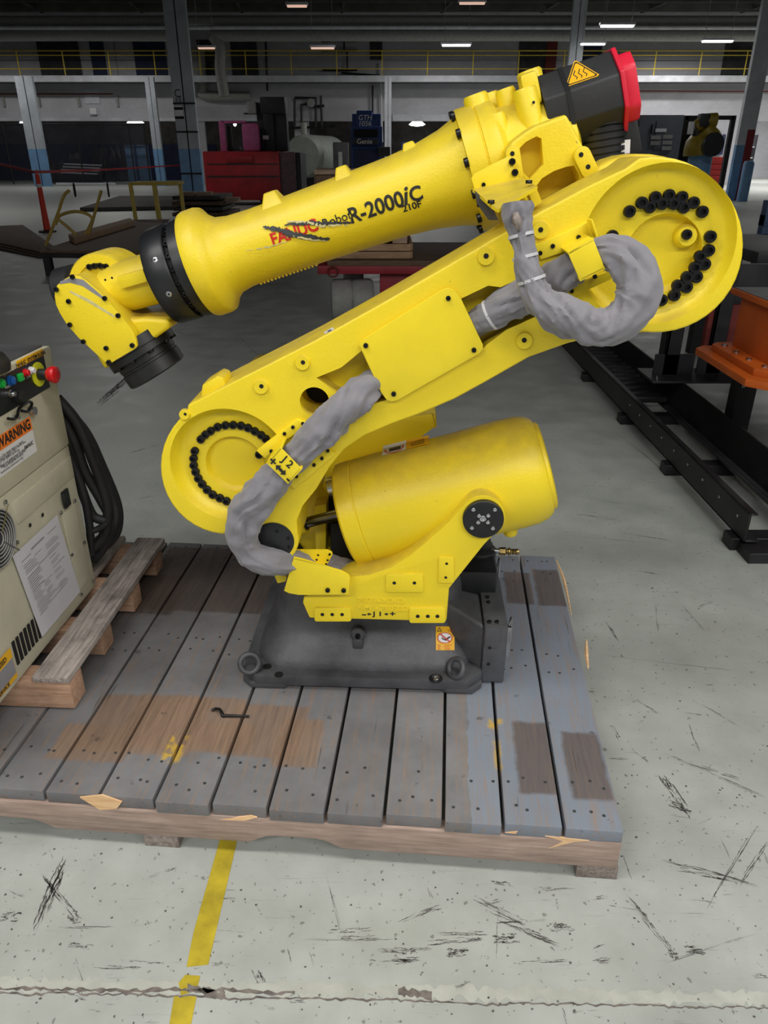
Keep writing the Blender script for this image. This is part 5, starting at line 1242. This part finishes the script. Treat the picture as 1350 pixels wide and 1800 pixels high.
# high-bay lamps seen inside the bays
for px, py, s_, lb_ in ((45, 216, .35, 'above the fence at far left'), (238, 216, .5, 'above the fence beside the slim column'), (733, 219, .5, 'in the dark bay right of the blue lift'), (413, 219, .1, 'in the dark bay above the red machine')):
    y = WY + 4; q = W(px, py, y=y); e = empty('bay_lamp', q); tag(e, 'bright glowing bay lamp ' + lb_, 'lamp')
    MB().lathe([(.05, .5), (.08, .3), (s_*.7, .12), (s_, .0), (s_*.7, -.06), (0, -.1)], (0, 0, 0), (0, 0, 1), 14).build('glass', 'lamp_glow', e); MB().cyl((0, 0, .4), (0, 0, 8.48 - q.z), .03, n=6).build('stem', 'dark_panel', e)
# ---- catwalk railing
ry_ = WY - 1.5; e = empty('catwalk_railing', (0, ry_, z_deck)); tag(e, 'thin yellow guard railing along the catwalk on the back wall', 'railing')
for h in (.45, 1.05, 1.25):
    MB().tube([(-34, 0, h), (38, 0, h)], .022 if h != 1.25 else .03, 6).build('rail', 'rail_yellow', e)
for i in range(31): MB().cyl((-33 + i*2.35, 0, 0), (-33 + i*2.35, 0, 1.25), .03, n=6).build('post', 'rail_yellow', e)
# ---- pipes under the roof
for py, r_, x0, x1, y, mat, lb_ in ((38, .24, -40, 1400, 42, 'pipe_grey', 'thick grey pipe running across just below the roof'), (49, .09, -40, 1400, 41.6, 'white_steel', 'thin pale pipe between the two thick roof pipes'), (62, .26, -40, 303, 41.8, 'pipe_grey', 'thick lower roof pipe left of the tall column'),
        (63, .24, 372, 1400, 41.8, 'pipe_grey', 'thick lower roof pipe right of the tall column')):
    z = Zh(675, py, y); o = MB().tube([(X(x0, py, y), y, z), (X((x0+x1)/2, py, y), y, z + .02), (X(x1, py, y), y, z)], r_, 12).build('roof_pipe', mat); tag(o, lb_, 'pipe')
y = 41.8; z = Zh(380, 63, y); o = MB().tube([(X(374, 62, y), y, z), (X(386, 75, y), y, z - .5), (X(386, 110, y), y, Zh(386, 120, y)), (X(394, 165, y), y, Zh(394, 170, y))], .26, 12, None, 4).build('down_pipe', 'pipe_grey'); tag(o, 'grey down pipe dropping right of the tall column', 'pipe')
y = WY - .25; o = MB().tube([(X(352, 80, y), y, Zh(352, 80, y)), (X(356, 150, y), y, Zh(356, 150, y)), (X(360, 166, y), y, Zh(360, 168, y)), (X(440, 168, y), y, Zh(440, 170, y))], .24, 12, None, 5).build('bent_pipe', 'pipe_grey'); tag(o, 'grey pipe bending along the wall behind the tall column', 'pipe')
y = WY - .25; o = MB().tube([(X(-10, 165, y), y, Zh(0, 165, y)), (X(198, 165, y), y, Zh(198, 165, y))], .035, 6).build('wall_conduit', 'rust_red'); tag(o, 'thin rusty conduit on the wall at upper left', 'pipe')
o = MB().tube([(X(1110, 160, y), y, Zh(1110, 160, y)), (X(1360, 161, y), y, Zh(1360, 161, y))], .035, 6).build('wall_conduit', 'rust_red'); tag(o, 'thin rusty conduit on the wall at upper right', 'pipe')
for px, pts, lb_ in ((467, [(467, 70), (470, 160)], 'black vertical conduit beside the dark upper window'), (655, [(655, 150), (655, 205)], 'dark conduit above the blue lift'), (668, [(668, 110), (672, 250)], 'white vertical pipe beside the blue lift')):
    o = MB().tube([(X(a_, b_, y), y, Zh(a_, b_, y)) for a_, b_ in pts], .06, 6).build('wall_conduit', 'white_steel' if px == 668 else 'black_steel'); tag(o, lb_, 'pipe')
e = empty('wall_pipework', (X(555, 200, y), y, Zh(555, 200, y))); ex = e.location; tag(e, 'dark valve pipework on the wall above the grey tank', 'pipework')
for pts in ([(518, 172), (555, 172), (555, 225)], [(530, 222), (530, 184), (546, 182)], [(564, 168), (566, 225)], [(545, 188), (570, 186)], [(512, 225), (590, 222)], [(518, 172), (518, 222)]):
    MB().tube([(X(a_, b_, y) - ex.x, 0, Zh(a_, b_, y) - ex.z) for a_, b_ in pts], .07, 6).build('pipe', 'black_steel', e)
q = W(547, 181, y=y); MB().lathe([(.22, 0), (.22, .15), (0, .2)], q - ex, (0, -1, 0), 12).build('gauge', 'pipe_grey', e)
e = empty('wall_bracket', (X(605, 80, y), y, Zh(605, 80, y))); ex = e.location; tag(e, 'dark pipe frame on the wall at upper centre', 'pipework')
for pts in ([(565, 73), (628, 72)], [(565, 90), (628, 89)], [(605, 73), (605, 89)], [(610, 90), (611, 138)], [(567, 123), (628, 123)], [(600, 128), (670, 133)]): MB().tube([(X(a_, b_, y) - ex.x, 0, Zh(a_, b_, y) - ex.z) for a_, b_ in pts], .05, 6).build('pipe', 'black_steel', e)
# ---- strip lamps under the roof
def strip(px, py, wpx, y, mat, lb_):
    q = W(px, py, y=y); L_ = wpx*1.0/FPX*(q - CAMV).length*.9; e = empty('strip_lamp', q); tag(e, lb_, 'lamp')
    MB().span((-L_/2, -.12, .03), (L_/2, .12, .12)).build('housing', 'white_steel', e, bevel=.02); MB().span((-L_/2 + .05, -.09, -.03), (L_/2 - .05, .09, .03)).build('tube', mat, e, bevel=.02)
    for s_ in (-.4, .4): MB().cyl((s_*L_, 0, .1), (s_*L_, 0, 8.5 - q.z), .012, n=6).build('hanger', 'pipe_grey', e)
for a_ in ((802, 80, 50, 38, 'lamp_glow', 'lit strip lamp hanging left of the column behind the robot motor'), (1085, 46, 56, 33, 'lamp_glow', 'lit strip lamp, highest of the four at upper right'), (1042, 78, 42, 39, 'lamp_glow', 'lit strip lamp just right of the overhead column'),
          (1261, 73, 50, 37, 'lamp_glow', 'lit strip lamp, rightmost in the hall'), (567, 85, 42, 38, 'lamp_dim', 'dim reddish strip lamp at upper centre'), (522, 11, 36, 32, 'lamp_dim', 'dim reddish strip lamp at the top edge'), (363, 85, 30, 40, 'lamp_dim', 'dim reddish strip lamp beside the tall column'), (830, 6, 45, 33, 'lamp_dim', 'dim strip lamp at the very top right of centre')): strip(*a_)
for i, (x, y) in enumerate(NEAR_LAMPS):
    m_ = MB().span((x - 1.2, y - .3, NEAR_Z), (x + 1.2, y + .3, NEAR_Z + .1))
    for s_ in (-1, 1): m_.cyl((x + s_, y, NEAR_Z + .1), (x + s_, y, 8.5), .012, n=6)
    struct(m_.build('trim_%d' % (70 + i), 'white_steel'))  # housings and hangers added around the unseen near lamps
# ---- delineator posts and tape
plain('delin_orange', srgb(236, 64, 40), .5, var=.06); plain('tape_red', srgb(170, 30, 36), .5)
def delin(px, py0, py1, label, mat='delin_orange'):
    q = W(px, py1, z=0); H = W(px, py0, y=q.y).z; e = empty('delineator_post', q); tag(e, label, 'post', 'delineator posts')
    MB().lathe([(.075, 0), (.06, H*.4), (.048, H*.9), (.045, H*.93)], (0, 0, 0), (0, 0, 1), 16).build('tube', mat, e)
    for h in (.72, .82): MB().lathe([(.0565 - (h-.72)*.1, H*h), (.0555 - (h-.72)*.1, H*(h + .055))], (0, 0, 0), (0, 0, 1), 16).build('reflective_band', 'label_white', e)
    MB().torus((0, 0, H*.965), (0, 1, 0), .03, .009, 14, 6).build('handle_loop', mat, e); MB().lathe([(.2, 0), (.2, .03), (.09, .05)], (0, 0, 0), (0, 0, 1), 8).build('foot', 'rubber', e)
    return q, H
q1, H1 = delin(84, 298, 408, 'tall orange delineator post with two white bands at left'); q2, H2 = delin(343, 286, 318, 'small far orange delineator post in front of the tall column')
tp = [W(-20, 284, y=24), Vector((q1.x, q1.y - .12, H1*.96)), W(190, 298, y=30), Vector((q2.x - .1, q2.y - .08, H2*.9))]
m_ = MB()
for a_, b_ in zip(tp, tp[1:]): m_.bar(a_, b_, .01, .06)
tag(m_.build('barrier_tape', 'tape_red', smooth=0), 'thin red barrier tape strung between the delineator posts', 'tape')
# ---- yellow four-legged stand
plain('stand_yellow', srgb(216, 190, 84), .6, var=.12); plain('cart_yellow', srgb(176, 150, 70), .6, var=.15)
ty = 16.9; q = W(272, 385, y=ty); e = empty('yellow_stand', (q.x, ty, 0)); tag(e, 'pale yellow open stand with four slim legs behind the dark work table', 'stand')
z1 = Zh(272, 320, ty); xl, xr_ = X(228, 322, ty) - q.x, X(312, 322, ty) - q.x
MB().span((xl, -.05, z1 - .06), (xr_, .03, z1)).build('front_rail', 'stand_yellow', e, bevel=.006); MB().span((xl, .5, z1 - .06), (xr_, .57, z1)).build('rear_rail', 'stand_yellow', e, bevel=.006)
for x in (xl, xr_ - .06): MB().span((x, 0, z1 - .05), (x + .06, .5, z1 - .005)).build('side_rail', 'stand_yellow', e)
for x, y in ((xl + .03, 0), (xl + .40, .5), (xl + .52, 0), (xr_ - .03, .4)): MB().bar((x, y, 0), (x - .02, y, z1 - .03), .07, .07).build('leg', 'stand_yellow', e, bevel=.005)
# ---- bent yellow tube trolley
cy_ = 11.5; q = W(115, 400, y=cy_); e = empty('tube_trolley', (q.x, cy_, 0)); tag(e, 'dull yellow bent-tube trolley frame with two handles', 'trolley')
def C_(px, py, y=cy_): w_ = W(px, py, y=y); return Vector((w_.x - q.x, y - cy_, w_.z))
for pts in ([(80, 432), (100, 380), (112, 345), (122, 335)], [(156, 412), (168, 370), (178, 335)], [(98, 395), (104, 380), (128, 372), (150, 375), (162, 386), (150, 412)], [(100, 384), (120, 400), (135, 414)]): MB().tube([C_(*p) for p in pts], .022, 8, None, 4).build('tube', 'cart_yellow', e)
for px, py in ((131, 334), (190, 334)): MB().torus(C_(px, py), (1, .3, 0), .085, .012, 18, 6).build('hand_grip', 'rubber', e)
# ---- sheet goods, table, beams on the left
def slab_px(name, pts, z, th, mat, label, cat, group=None, bev=.004):
    o = MB().slab([W(x, y, z=z) for x, y in pts], (0, 0, -th)).build(name, mat, bevel=bev); tag(o, label, cat, group); return o
e = empty('work_table', W(250, 440, z=.35)*1.0); e.location.z = 0; eo = e.location.copy(); tag(e, 'low wide dark work table with worn plank top and black edge behind the wrist', 'table')
pts = [W(x, y, z=.35) - Vector((eo.x, eo.y, 0)) for x, y in ((70, 440), (470, 446), (420, 384), (235, 386))]
MB().slab(pts, (0, 0, -.03)).build('table_top', 'wood_brown', e); MB().slab([p - Vector((0, 0, .03)) for p in pts], (0, 0, -.07)).build('edge', 'black_steel', e)
for p_ in pts: c = p_*.94; MB().span((c.x - .05, c.y - .05, 0), (c.x + .05, c.y + .05, .26)).build('leg', 'black_steel', e)
slab_px('timber_beam', [(120, 412), (228, 383), (236, 388), (130, 418)], .445, .09, 'wood_crate', 'long bare timber beam lying on the far left end of the table', 'beam')
for i in range(3): slab_px('rubber_sheet', [(-30, 420 + i*5), (70, 442 + i*4), (100, 436 + i*2), (40, 395 + i*2), (-30, 398 + i*3)], .10 - i*.03, .022, 'board_brown', ['top', 'middle', 'bottom'][i] + ' brown sheet of the floppy stack at the left edge', 'sheet', 'brown sheets at the left edge')
slab_px('steel_plate', [(140, 365), (310, 362), (318, 344), (210, 344)], .12, .1, 'board_dark', 'wide dark steel plate lying on the floor behind the yellow stand', 'plate')
for i, (z, w_) in enumerate(((.62, 0), (.50, 6), (.38, 3), (.26, 12), (.14, 8), (.04, 14))):
    yy = 18.6; z0 = z; a_, b_ = X(302 - w_*.3, 340, yy), X(386 + w_, 340, yy); o = MB().span((a_, yy, z0), (b_, yy + 1.6, z0 + .08)).build('board', 'board_dark' if i % 2 == 0 else 'board_brown', bevel=.01); tag(o, ['topmost', 'second', 'third', 'fourth', 'fifth', 'lowest'][i] + ' board in the dark stack behind the yellow stand', 'board', 'stacked boards')
for i, (px, py) in enumerate(((326, 313), (356, 312), (372, 340))):
    q = W(px, py, y=18.7); z_ = .703 if i < 2 else .583; o = MB().box((q.x, 18.85, z_ + .04), (.32, .3, .08)).build('wood_block', 'wood_raw_x', bevel=.01); tag(o, ['left pale timber offcut on top of the dark board stack', 'right pale timber offcut on top of the dark board stack', 'pale timber offcut lodged in the side of the dark board stack'][i], 'timber', 'timber offcuts')
    if i == 2: o.location = (.45, 0, -.0)
# ---- red tow machine with mast
plain('machine_red', srgb(168, 26, 34), .35, var=.25, scale=2); plain('pink_glare', srgb(176, 84, 130), .4, var=.1); plain('machine_grey', srgb(96, 70, 72), .5, var=.2)  # pink is glare put into the colour of the cab parts
my = 27.; q = W(440, 352, y=my); e = empty('red_lift_truck', (q.x, my, 0)); tag(e, 'red lift truck with cab frame painted in pink glare and tall black mast left of the tank', 'lift truck')
def M(px, py, dy=0): w_ = W(px, py, y=my + dy); return Vector((w_.x - q.x, dy, w_.z))
def mspan(x0, y0, x1, y1, d0, d1, name, mat, bev=.03):
    a_, b_ = M(x0, y0, d0), M(x1, y1, d0); return MB().span((a_.x, d0, min(a_.z, b_.z)), (b_.x, d1, max(a_.z, b_.z))).build(name, mat, e, bevel=bev)
bd = mspan(364, 352, 490, 266, 0, 2.2, 'chassis', 'machine_red'); mspan(490, 350, 518, 267, .05, 2.2, 'side_plate', 'machine_grey'); mspan(518, 346, 528, 268, .2, 2, 'rear_bumper', 'machine_dark')
mspan(398, 286, 444, 272, -.05, .02, 'hood_panel', 'machine_red'); mspan(364, 311, 490, 309, -.02, .02, 'seam', 'machine_dark', 0); mspan(364, 289, 490, 287.5, -.02, .02, 'seam', 'machine_dark', 0)
mspan(388, 266, 394, 212, .2, .4, 'cab_post', 'pink_glare'); mspan(388, 217, 432, 212, .2, .4, 'cab_bar', 'pink_glare'); mspan(427, 266, 452, 216, .2, .8, 'seat_back', 'pink_glare', .1)
mspan(402, 266, 406, 222, .5, .6, 'steering_column', 'machine_dark'); mspan(400, 264, 420, 258, .4, .9, 'console', 'machine_dark')
mspan(455, 266, 464, 180, .9, 1.2, 'mast_rail', 'machine_dark'); mspan(466, 266, 480, 200, .8, 1.2, 'mast_carriage', 'machine_dark'); mspan(482, 266, 502, 178, .9, 1.4, 'mast_rail', 'machine_dark'); mspan(458, 200, 500, 170, .8, 1.3, 'mast_head', 'machine_dark'); mspan(428, 201, 458, 198, .8, 1.0, 'mast_arm', 'machine_dark'); mspan(435, 200, 449, 178, .7, 1.1, 'lamp_box', 'pipe_grey')
for px in (385, 470, 510): MB().cyl(M(px, 352, .1) + Vector((0, 0, .1)), M(px, 352, .1) + Vector((0, .4, .1)), .28, n=18).build('wheel', 'rubber', e)
mspan(462, 245, 472, 238, .75, .8, 'plate', 'label_white', 0)
# ---- grey tank
ty_ = 40; q = W(535, 270, y=ty_); e = empty('storage_tank', (q.x, ty_, 0)); tag(e, 'large pale grey round storage tank on its side beside the red lift truck', 'tank')
plain('tank_grey', srgb(140, 146, 138), .6, var=.12, scale=2)
rz = X(570, 280, ty_) - q.x; cz = Zh(535, 275, ty_)
MB().lathe([(rz*.9, -.3), (rz*.98, -.15), (rz, 0), (rz, 4), (rz*.9, 4.3)], (0, 0, cz), (.25, 1, 0), 36).build('shell', 'tank_grey', e)
MB().span((-.9, .5, 0), (.9, .8, cz - rz*.6)).build('saddle', 'machine_dark', e); MB().cyl((0, .3, cz + rz*.9), (0, .3, cz + rz + .5), .15, n=10).build('nozzle', 'pipe_grey', e)
# ---- blue telescopic lift
by = 33; q = W(645, 295, y=by); e = empty('blue_lift', (q.x, by, 0)); tag(e, 'dark blue lift machine with white lettering behind the forearm', 'lift machine')
def Bp(px, py, dy=0): w_ = W(px, py, y=by + dy); return Vector((w_.x - q.x, dy, w_.z))
def bspan(x0, y0, x1, y1, d0, d1, name, mat, bev=.03):
    a_, b_ = Bp(x0, y0, d0), Bp(x1, y1, d0); return MB().span((a_.x, d0, min(a_.z, b_.z)), (b_.x, d1, max(a_.z, b_.z))).build(name, mat, e, bevel=bev)
bspan(618, 330, 670, 258, 0, 2.5, 'chassis', 'dark_blue_machine'); bspan(617, 262, 672, 222, .3, 2, 'cab', 'dark_blue_machine'); bspan(622, 241, 664, 228, .25, .35, 'window', 'hole_black', 0); bspan(627, 227, 654, 194, .1, 2, 'boom_head', 'dark_blue_machine'); bspan(619, 226, 669, 200, .4, 2, 'hood', 'dark_blue_machine'); bspan(620, 254, 664, 244, -.02, .1, 'bumper', 'machine_dark'); bspan(622, 300, 664, 262, -.03, .05, 'front_grille', 'navy')
for s_, px, py, sz in (('GTH', 641.5, 207, .26), ('1056', 641, 217.5, .26)): text('lettering', s_, sz, Bp(px, py, .08), (1, 0, 0), (0, 0, 1), 'letter_white', e, shear=.15)
text('lettering', 'Genie', .26, Bp(641, 249, -.04), (1, 0, 0), (0, 0, 1), 'letter_white', e)
for px in (622, 668): MB().cyl(Bp(px, 318, .3), Bp(px, 318, .3) + Vector((0, .6, 0)), .55, n=18).build('wheel', 'rubber', e)
bspan(664, 275, 686, 258, -.2, .1, 'side_light', 'machine_dark'); 
# frame cart and dark machines in the central bay
for i, (x0, x1, y0, y1, mat, lb_, cat) in enumerate(((585, 612, 250, 275, 'dark_panel', 'grey wheeled frame left of the blue lift', 'cart'), (706, 734, 250, 278, 'dark_blue_machine', 'small dark blue machine with a pale sheet, left of the pair beyond the forearm', 'machine'), (744, 775, 246, 272, 'dark_blue_machine', 'small dark blue machine, right of the pair beyond the forearm', 'machine'))):
    y = 39 + i*.3; a_, b_ = X(x0, 260, y), X(x1, 260, y); z1 = Zh(x0, y0, y); e = empty('far_machine', ((a_ + b_)/2, y, 0)); hw = (b_ - a_)/2; tag(e, lb_, cat)
    MB().span((-hw, 0, .2), (hw, 1, z1)).build('body', mat, e, bevel=.04); MB().span((-hw*.3, -.03, z1*.3), (hw*.2, .02, z1*.8)).build('panel', 'label_white' if i == 1 else 'pipe_grey', e)
    for s_ in (-.7, .7): MB().cyl((s_*hw, -.02, .2), (s_*hw, .3, .2), .2, n=12).build('wheel', 'rubber', e)
# ---- red flat trailer with timber crates, behind the forearm
plain('trailer_red', srgb(150, 28, 44), .5, var=.2, scale=3)
gy = 7.7; q = W(690, 470, y=gy); e = empty('flat_trailer', (q.x, gy, 0)); tag(e, 'red flatbed trailer with grey solid tyres seen between forearm and upper arm', 'trailer')
def G(px, py, dy=0): w_ = W(px, py, y=gy + dy); return Vector((w_.x - q.x, dy, w_.z))
zd = G(650, 458).z; zd0 = G(650, 482).z; xl = G(558, 470).x
MB().span((xl, 0, zd0), (xl + 2.9, 1.7, zd - .05)).build('bed', 'trailer_red', e, bevel=.01); MB().span((xl + .1, -.01, zd - .05), (xl + 2.88, 1.68, zd)).build('deck', 'wood_brown', e, bevel=.004)
def tyre(c): MB().lathe([(.12, -.11), (.19, -.11), (.21, -.09), (.215, -.05), (.215, .05), (.21, .09), (.19, .11), (.12, .11)], c, (1, .1, 0), 30).build('tyre', 'pipe_grey', e)
for px in (601, 637): c = G(px, 520, .22); c.z = .217; tyre(c)
for (x, y) in ((xl + 2.2, .3), (xl + 2.4, 1.3), (xl + .3, 1.4)): tyre(Vector((x, y, .217)))
MB().span((xl + .62, .12, .12), (xl + 1.1, .4, zd0)).build('axle_frame', 'trailer_red', e, bevel=.01); MB().torus(G(585, 478, -.03), (0, 1, .2), .05, .009, 18, 6).build('tie_ring', 'rust_red', e)
def crate(x0, x1, y0, y1, z0, z1, n, label, mat='wood_crate'):
    c = empty('timber_crate', ((x0 + x1)/2, (y0 + y1)/2, z0)); hx, hy = (x1 - x0)/2, (y1 - y0)/2; h = (z1 - z0)/n; tag(c, label, 'crate', 'timber crates on the trailer')
    for i in range(n):
        for s_ in (-1, 1):
            MB().span((-hx, s_*hy - .02, i*h + .004), (hx, s_*hy + .02, (i + 1)*h - .004)).build('side_board', mat, c, bevel=.004); MB().span((s_*hx - .02, -hy + .02, i*h + .004), (s_*hx + .02, hy - .02, (i + 1)*h - .004)).build('end_board', mat, c, bevel=.004)
    return c, z1
yt = gy + .12; xw = lambda px, py: W(px, py, y=yt).x; zw_ = lambda py: W(690, py, y=yt).z
zz = zd + .002
crate(xw(590, 450), xw(722, 450), yt, yt + 1.1, zz, zw_(428), 2, 'low timber crate at the bottom on the red trailer')
c2_ = MB().span((xw(690, 420), yt - .01, zw_(428) + .001), (xw(716, 420), yt + .18, zw_(398))).build('timber_block', 'wood_raw_x', bevel=.006); tag(c2_, 'short square timber block standing on the low crate', 'timber')
crate(xw(552, 330), xw(720, 330), yt + .25, yt + 1.05, zw_(428) + .001, zw_(308), 3, 'tall brown timber crate with pale top edge behind the forearm', 'wood_brown')
o = MB().span((xw(549, 300), yt + .2, zw_(308) + .001), (xw(724, 300), yt + 1.1, zw_(299))).build('crate_lid', 'wood_raw_x', bevel=.005); tag(o, 'pale plank lid lying on the tall brown crate', 'board')
# ---- right: switch cabinet, framed doorway robot, tool chest, workshop goods
plain('switch_grey', srgb(92, 98, 106), .5, var=.12, scale=2); plain('robot_far', srgb(150, 128, 28), .5, var=.25, scale=3); plain('chest_red', srgb(180, 44, 40), .5)
sy = 21; q = W(1160, 300, y=sy); e = empty('switch_cabinet', (q.x, sy, 0)); tag(e, 'tall grey electrical switch cabinet with label plates behind the elbow', 'cabinet')
def S(px, py, dy=0): w_ = W(px, py, y=sy + dy); return Vector((w_.x - q.x, dy, w_.z))
def sspan(x0, y0, x1, y1, d0, d1, name, mat, bev=.02):
    a_, b_ = S(x0, y0, d0), S(x1, y1, d0); return MB().span((a_.x, d0, min(a_.z, b_.z)), (b_.x, d1, max(a_.z, b_.z))).build(name, mat, e, bevel=bev)
a_, b_ = S(1126, 202), S(1204, 202); MB().span((a_.x, 0, 0), (b_.x, .9, a_.z)).build('body', 'switch_grey', e, bevel=.02); MB().span((a_.x - .35, .2, 0), (a_.x, 1.0, a_.z - .1)).build('side_box', 'dark_panel', e, bevel=.02); sspan(1148, 262, 1190, 212, -.03, .0, 'door_plate', 'switch_grey', .008)
for x0, y0 in ((1144, 238), (1165, 237), (1143, 248), (1164, 247), (1163, 257)): sspan(x0, y0 + 7, x0 + 18, y0, -.05, -.01, 'label_plate', 'pipe_grey', 0)
sspan(1152, 232, 1172, 226, -.05, -.01, 'name_plate', 'label_white', 0); sspan(1145, 235, 1148, 218, -.06, 0, 'handle', 'hole_black', 0)
# framed opening and second robot
fy_ = 27; q = W(1250, 310, y=fy_); e = empty('machine_frame', (q.x, fy_, 0)); tag(e, 'black portal frame standing around the far yellow robot', 'frame')
xa, xb, zt3 = X(1206, 210, fy_) - q.x, X(1290, 210, fy_) - q.x, Zh(1250, 203, fy_)
for x in (xa, xb): MB().span((x - .07, 0, 0), (x + .07, .14, zt3)).build('upright', 'black_steel', e)
MB().span((xa, 0, zt3 - .12), (xb, .14, zt3)).build('header', 'black_steel', e); MB().span((xa, .02, 0), (xa + 1.0, .1, zt3)).build('door_leaf', 'machine_dark', e)
ry2 = 26.; q = W(1232, 310, y=ry2); e = empty('far_robot', (q.x, ry2, 0)); tag(e, 'smaller yellow robot standing in the black portal frame at right', 'robot')
def F_(px, py, dy=0): w_ = W(px, py, y=ry2 + dy); return Vector((w_.x - q.x, dy, w_.z))
MB().lathe([(.38, 0), (.36, F_(1232, 272).z)], F_(1232, 272) - Vector((0, 0, F_(1232, 272).z)), (0, 0, 1), 20).build('pedestal', 'column_blue', e)
MB().tube([F_(1230, 272), F_(1232, 258), F_(1240, 250)], [.5, .5, .4], 14, None, 4).build('turret', 'robot_far', e); MB().tube([F_(1245, 256, -.2), F_(1250, 245, -.2), F_(1238, 226, -.2)], [.30, .34, .22], 12, None, 4).build('lower_arm', 'robot_far', e)
MB().tube([F_(1222, 224, -.1), F_(1240, 213, -.1), F_(1258, 212, -.1)], [.18, .2, .22], 12, None, 4).build('upper_arm', 'robot_far', e); MB().tube([F_(1222, 226, -.1), F_(1226, 245, -.1), F_(1216, 262, -.1)], [.12, .16, .12], 10, None, 3).build('cables', 'machine_dark', e); MB().span(F_(1230, 224) - Vector((.14, .3, 0)), F_(1236, 200) + Vector((.14, 0, 0))).build('motor', 'machine_dark', e, bevel=.05)
MB().lathe([(.34, 0), (.34, .1)], F_(1252, 254, -.5), (.2, -1, 0), 20).build('joint_cap', 'machine_dark', e); MB().span(F_(1211, 236, -.2), F_(1218, 214, 0)).build('gripper', 'label_white', e, bevel=.03)
o = wall_panel('window_20', 1251, 1270, 236, 272, 'navy', .2)
ty3 = 38; q = W(1255, 310, y=ty3); e = empty('tool_chest', (q.x, ty3, 0)); tag(e, 'red drawer tool chest beneath the blue board at right', 'chest'); hz = Zh(1255, 276, ty3)
MB().span((-.55, 0, .15), (.55, .6, hz)).build('body', 'chest_red', e, bevel=.02)
for i in range(5): MB().span((-.5, -.03, .2 + i*(hz - .25)/5), (.5, 0, .2 + (i + .85)*(hz - .25)/5)).build('drawer', 'chest_red', e, bevel=.01)
MB().span((-.5, .1, 0), (.5, .5, .15)).build('plinth', 'machine_dark', e)
random.seed(31)
mats = ['label_white', 'delin_orange', 'pipe_grey', 'machine_dark', 'label_white', 'column_blue', 'wood_crate']
y0 = WY + 5
she = empty('workshop_shelving', (bx0 + 3.8, y0, 0)); tag(she, 'long white shelving unit in the bright workshop at far right', 'shelving')
for lv, zc_ in enumerate((.75, 1.35, 1.95)):
    MB().span((-2.6, 0, zc_ - .05), (2.6, .8, zc_)).build('shelf_board', 'white_steel', she)
    for i in range(6):
        w_ = random.uniform(.25, .6); h = random.uniform(.2, .5); x = bx0 + 1.4 + i*.8; b_ = MB().span((x, y0 + .1, zc_ + .001), (x + w_, y0 + .6, zc_ + h)).build('parts_box', random.choice(mats), bevel=.03)
        tag(b_, ['first', 'second', 'third', 'fourth', 'fifth', 'sixth'][i] + ' box from the left on the ' + ['lowest', 'middle', 'highest'][lv] + ' workshop shelf', 'box', 'workshop boxes')
for s_ in (-1, 1): MB().span((s_*2.62 - .05, 0, 0), (s_*2.62 + .05, .8, 2.6)).build('upright', 'machine_dark', she)
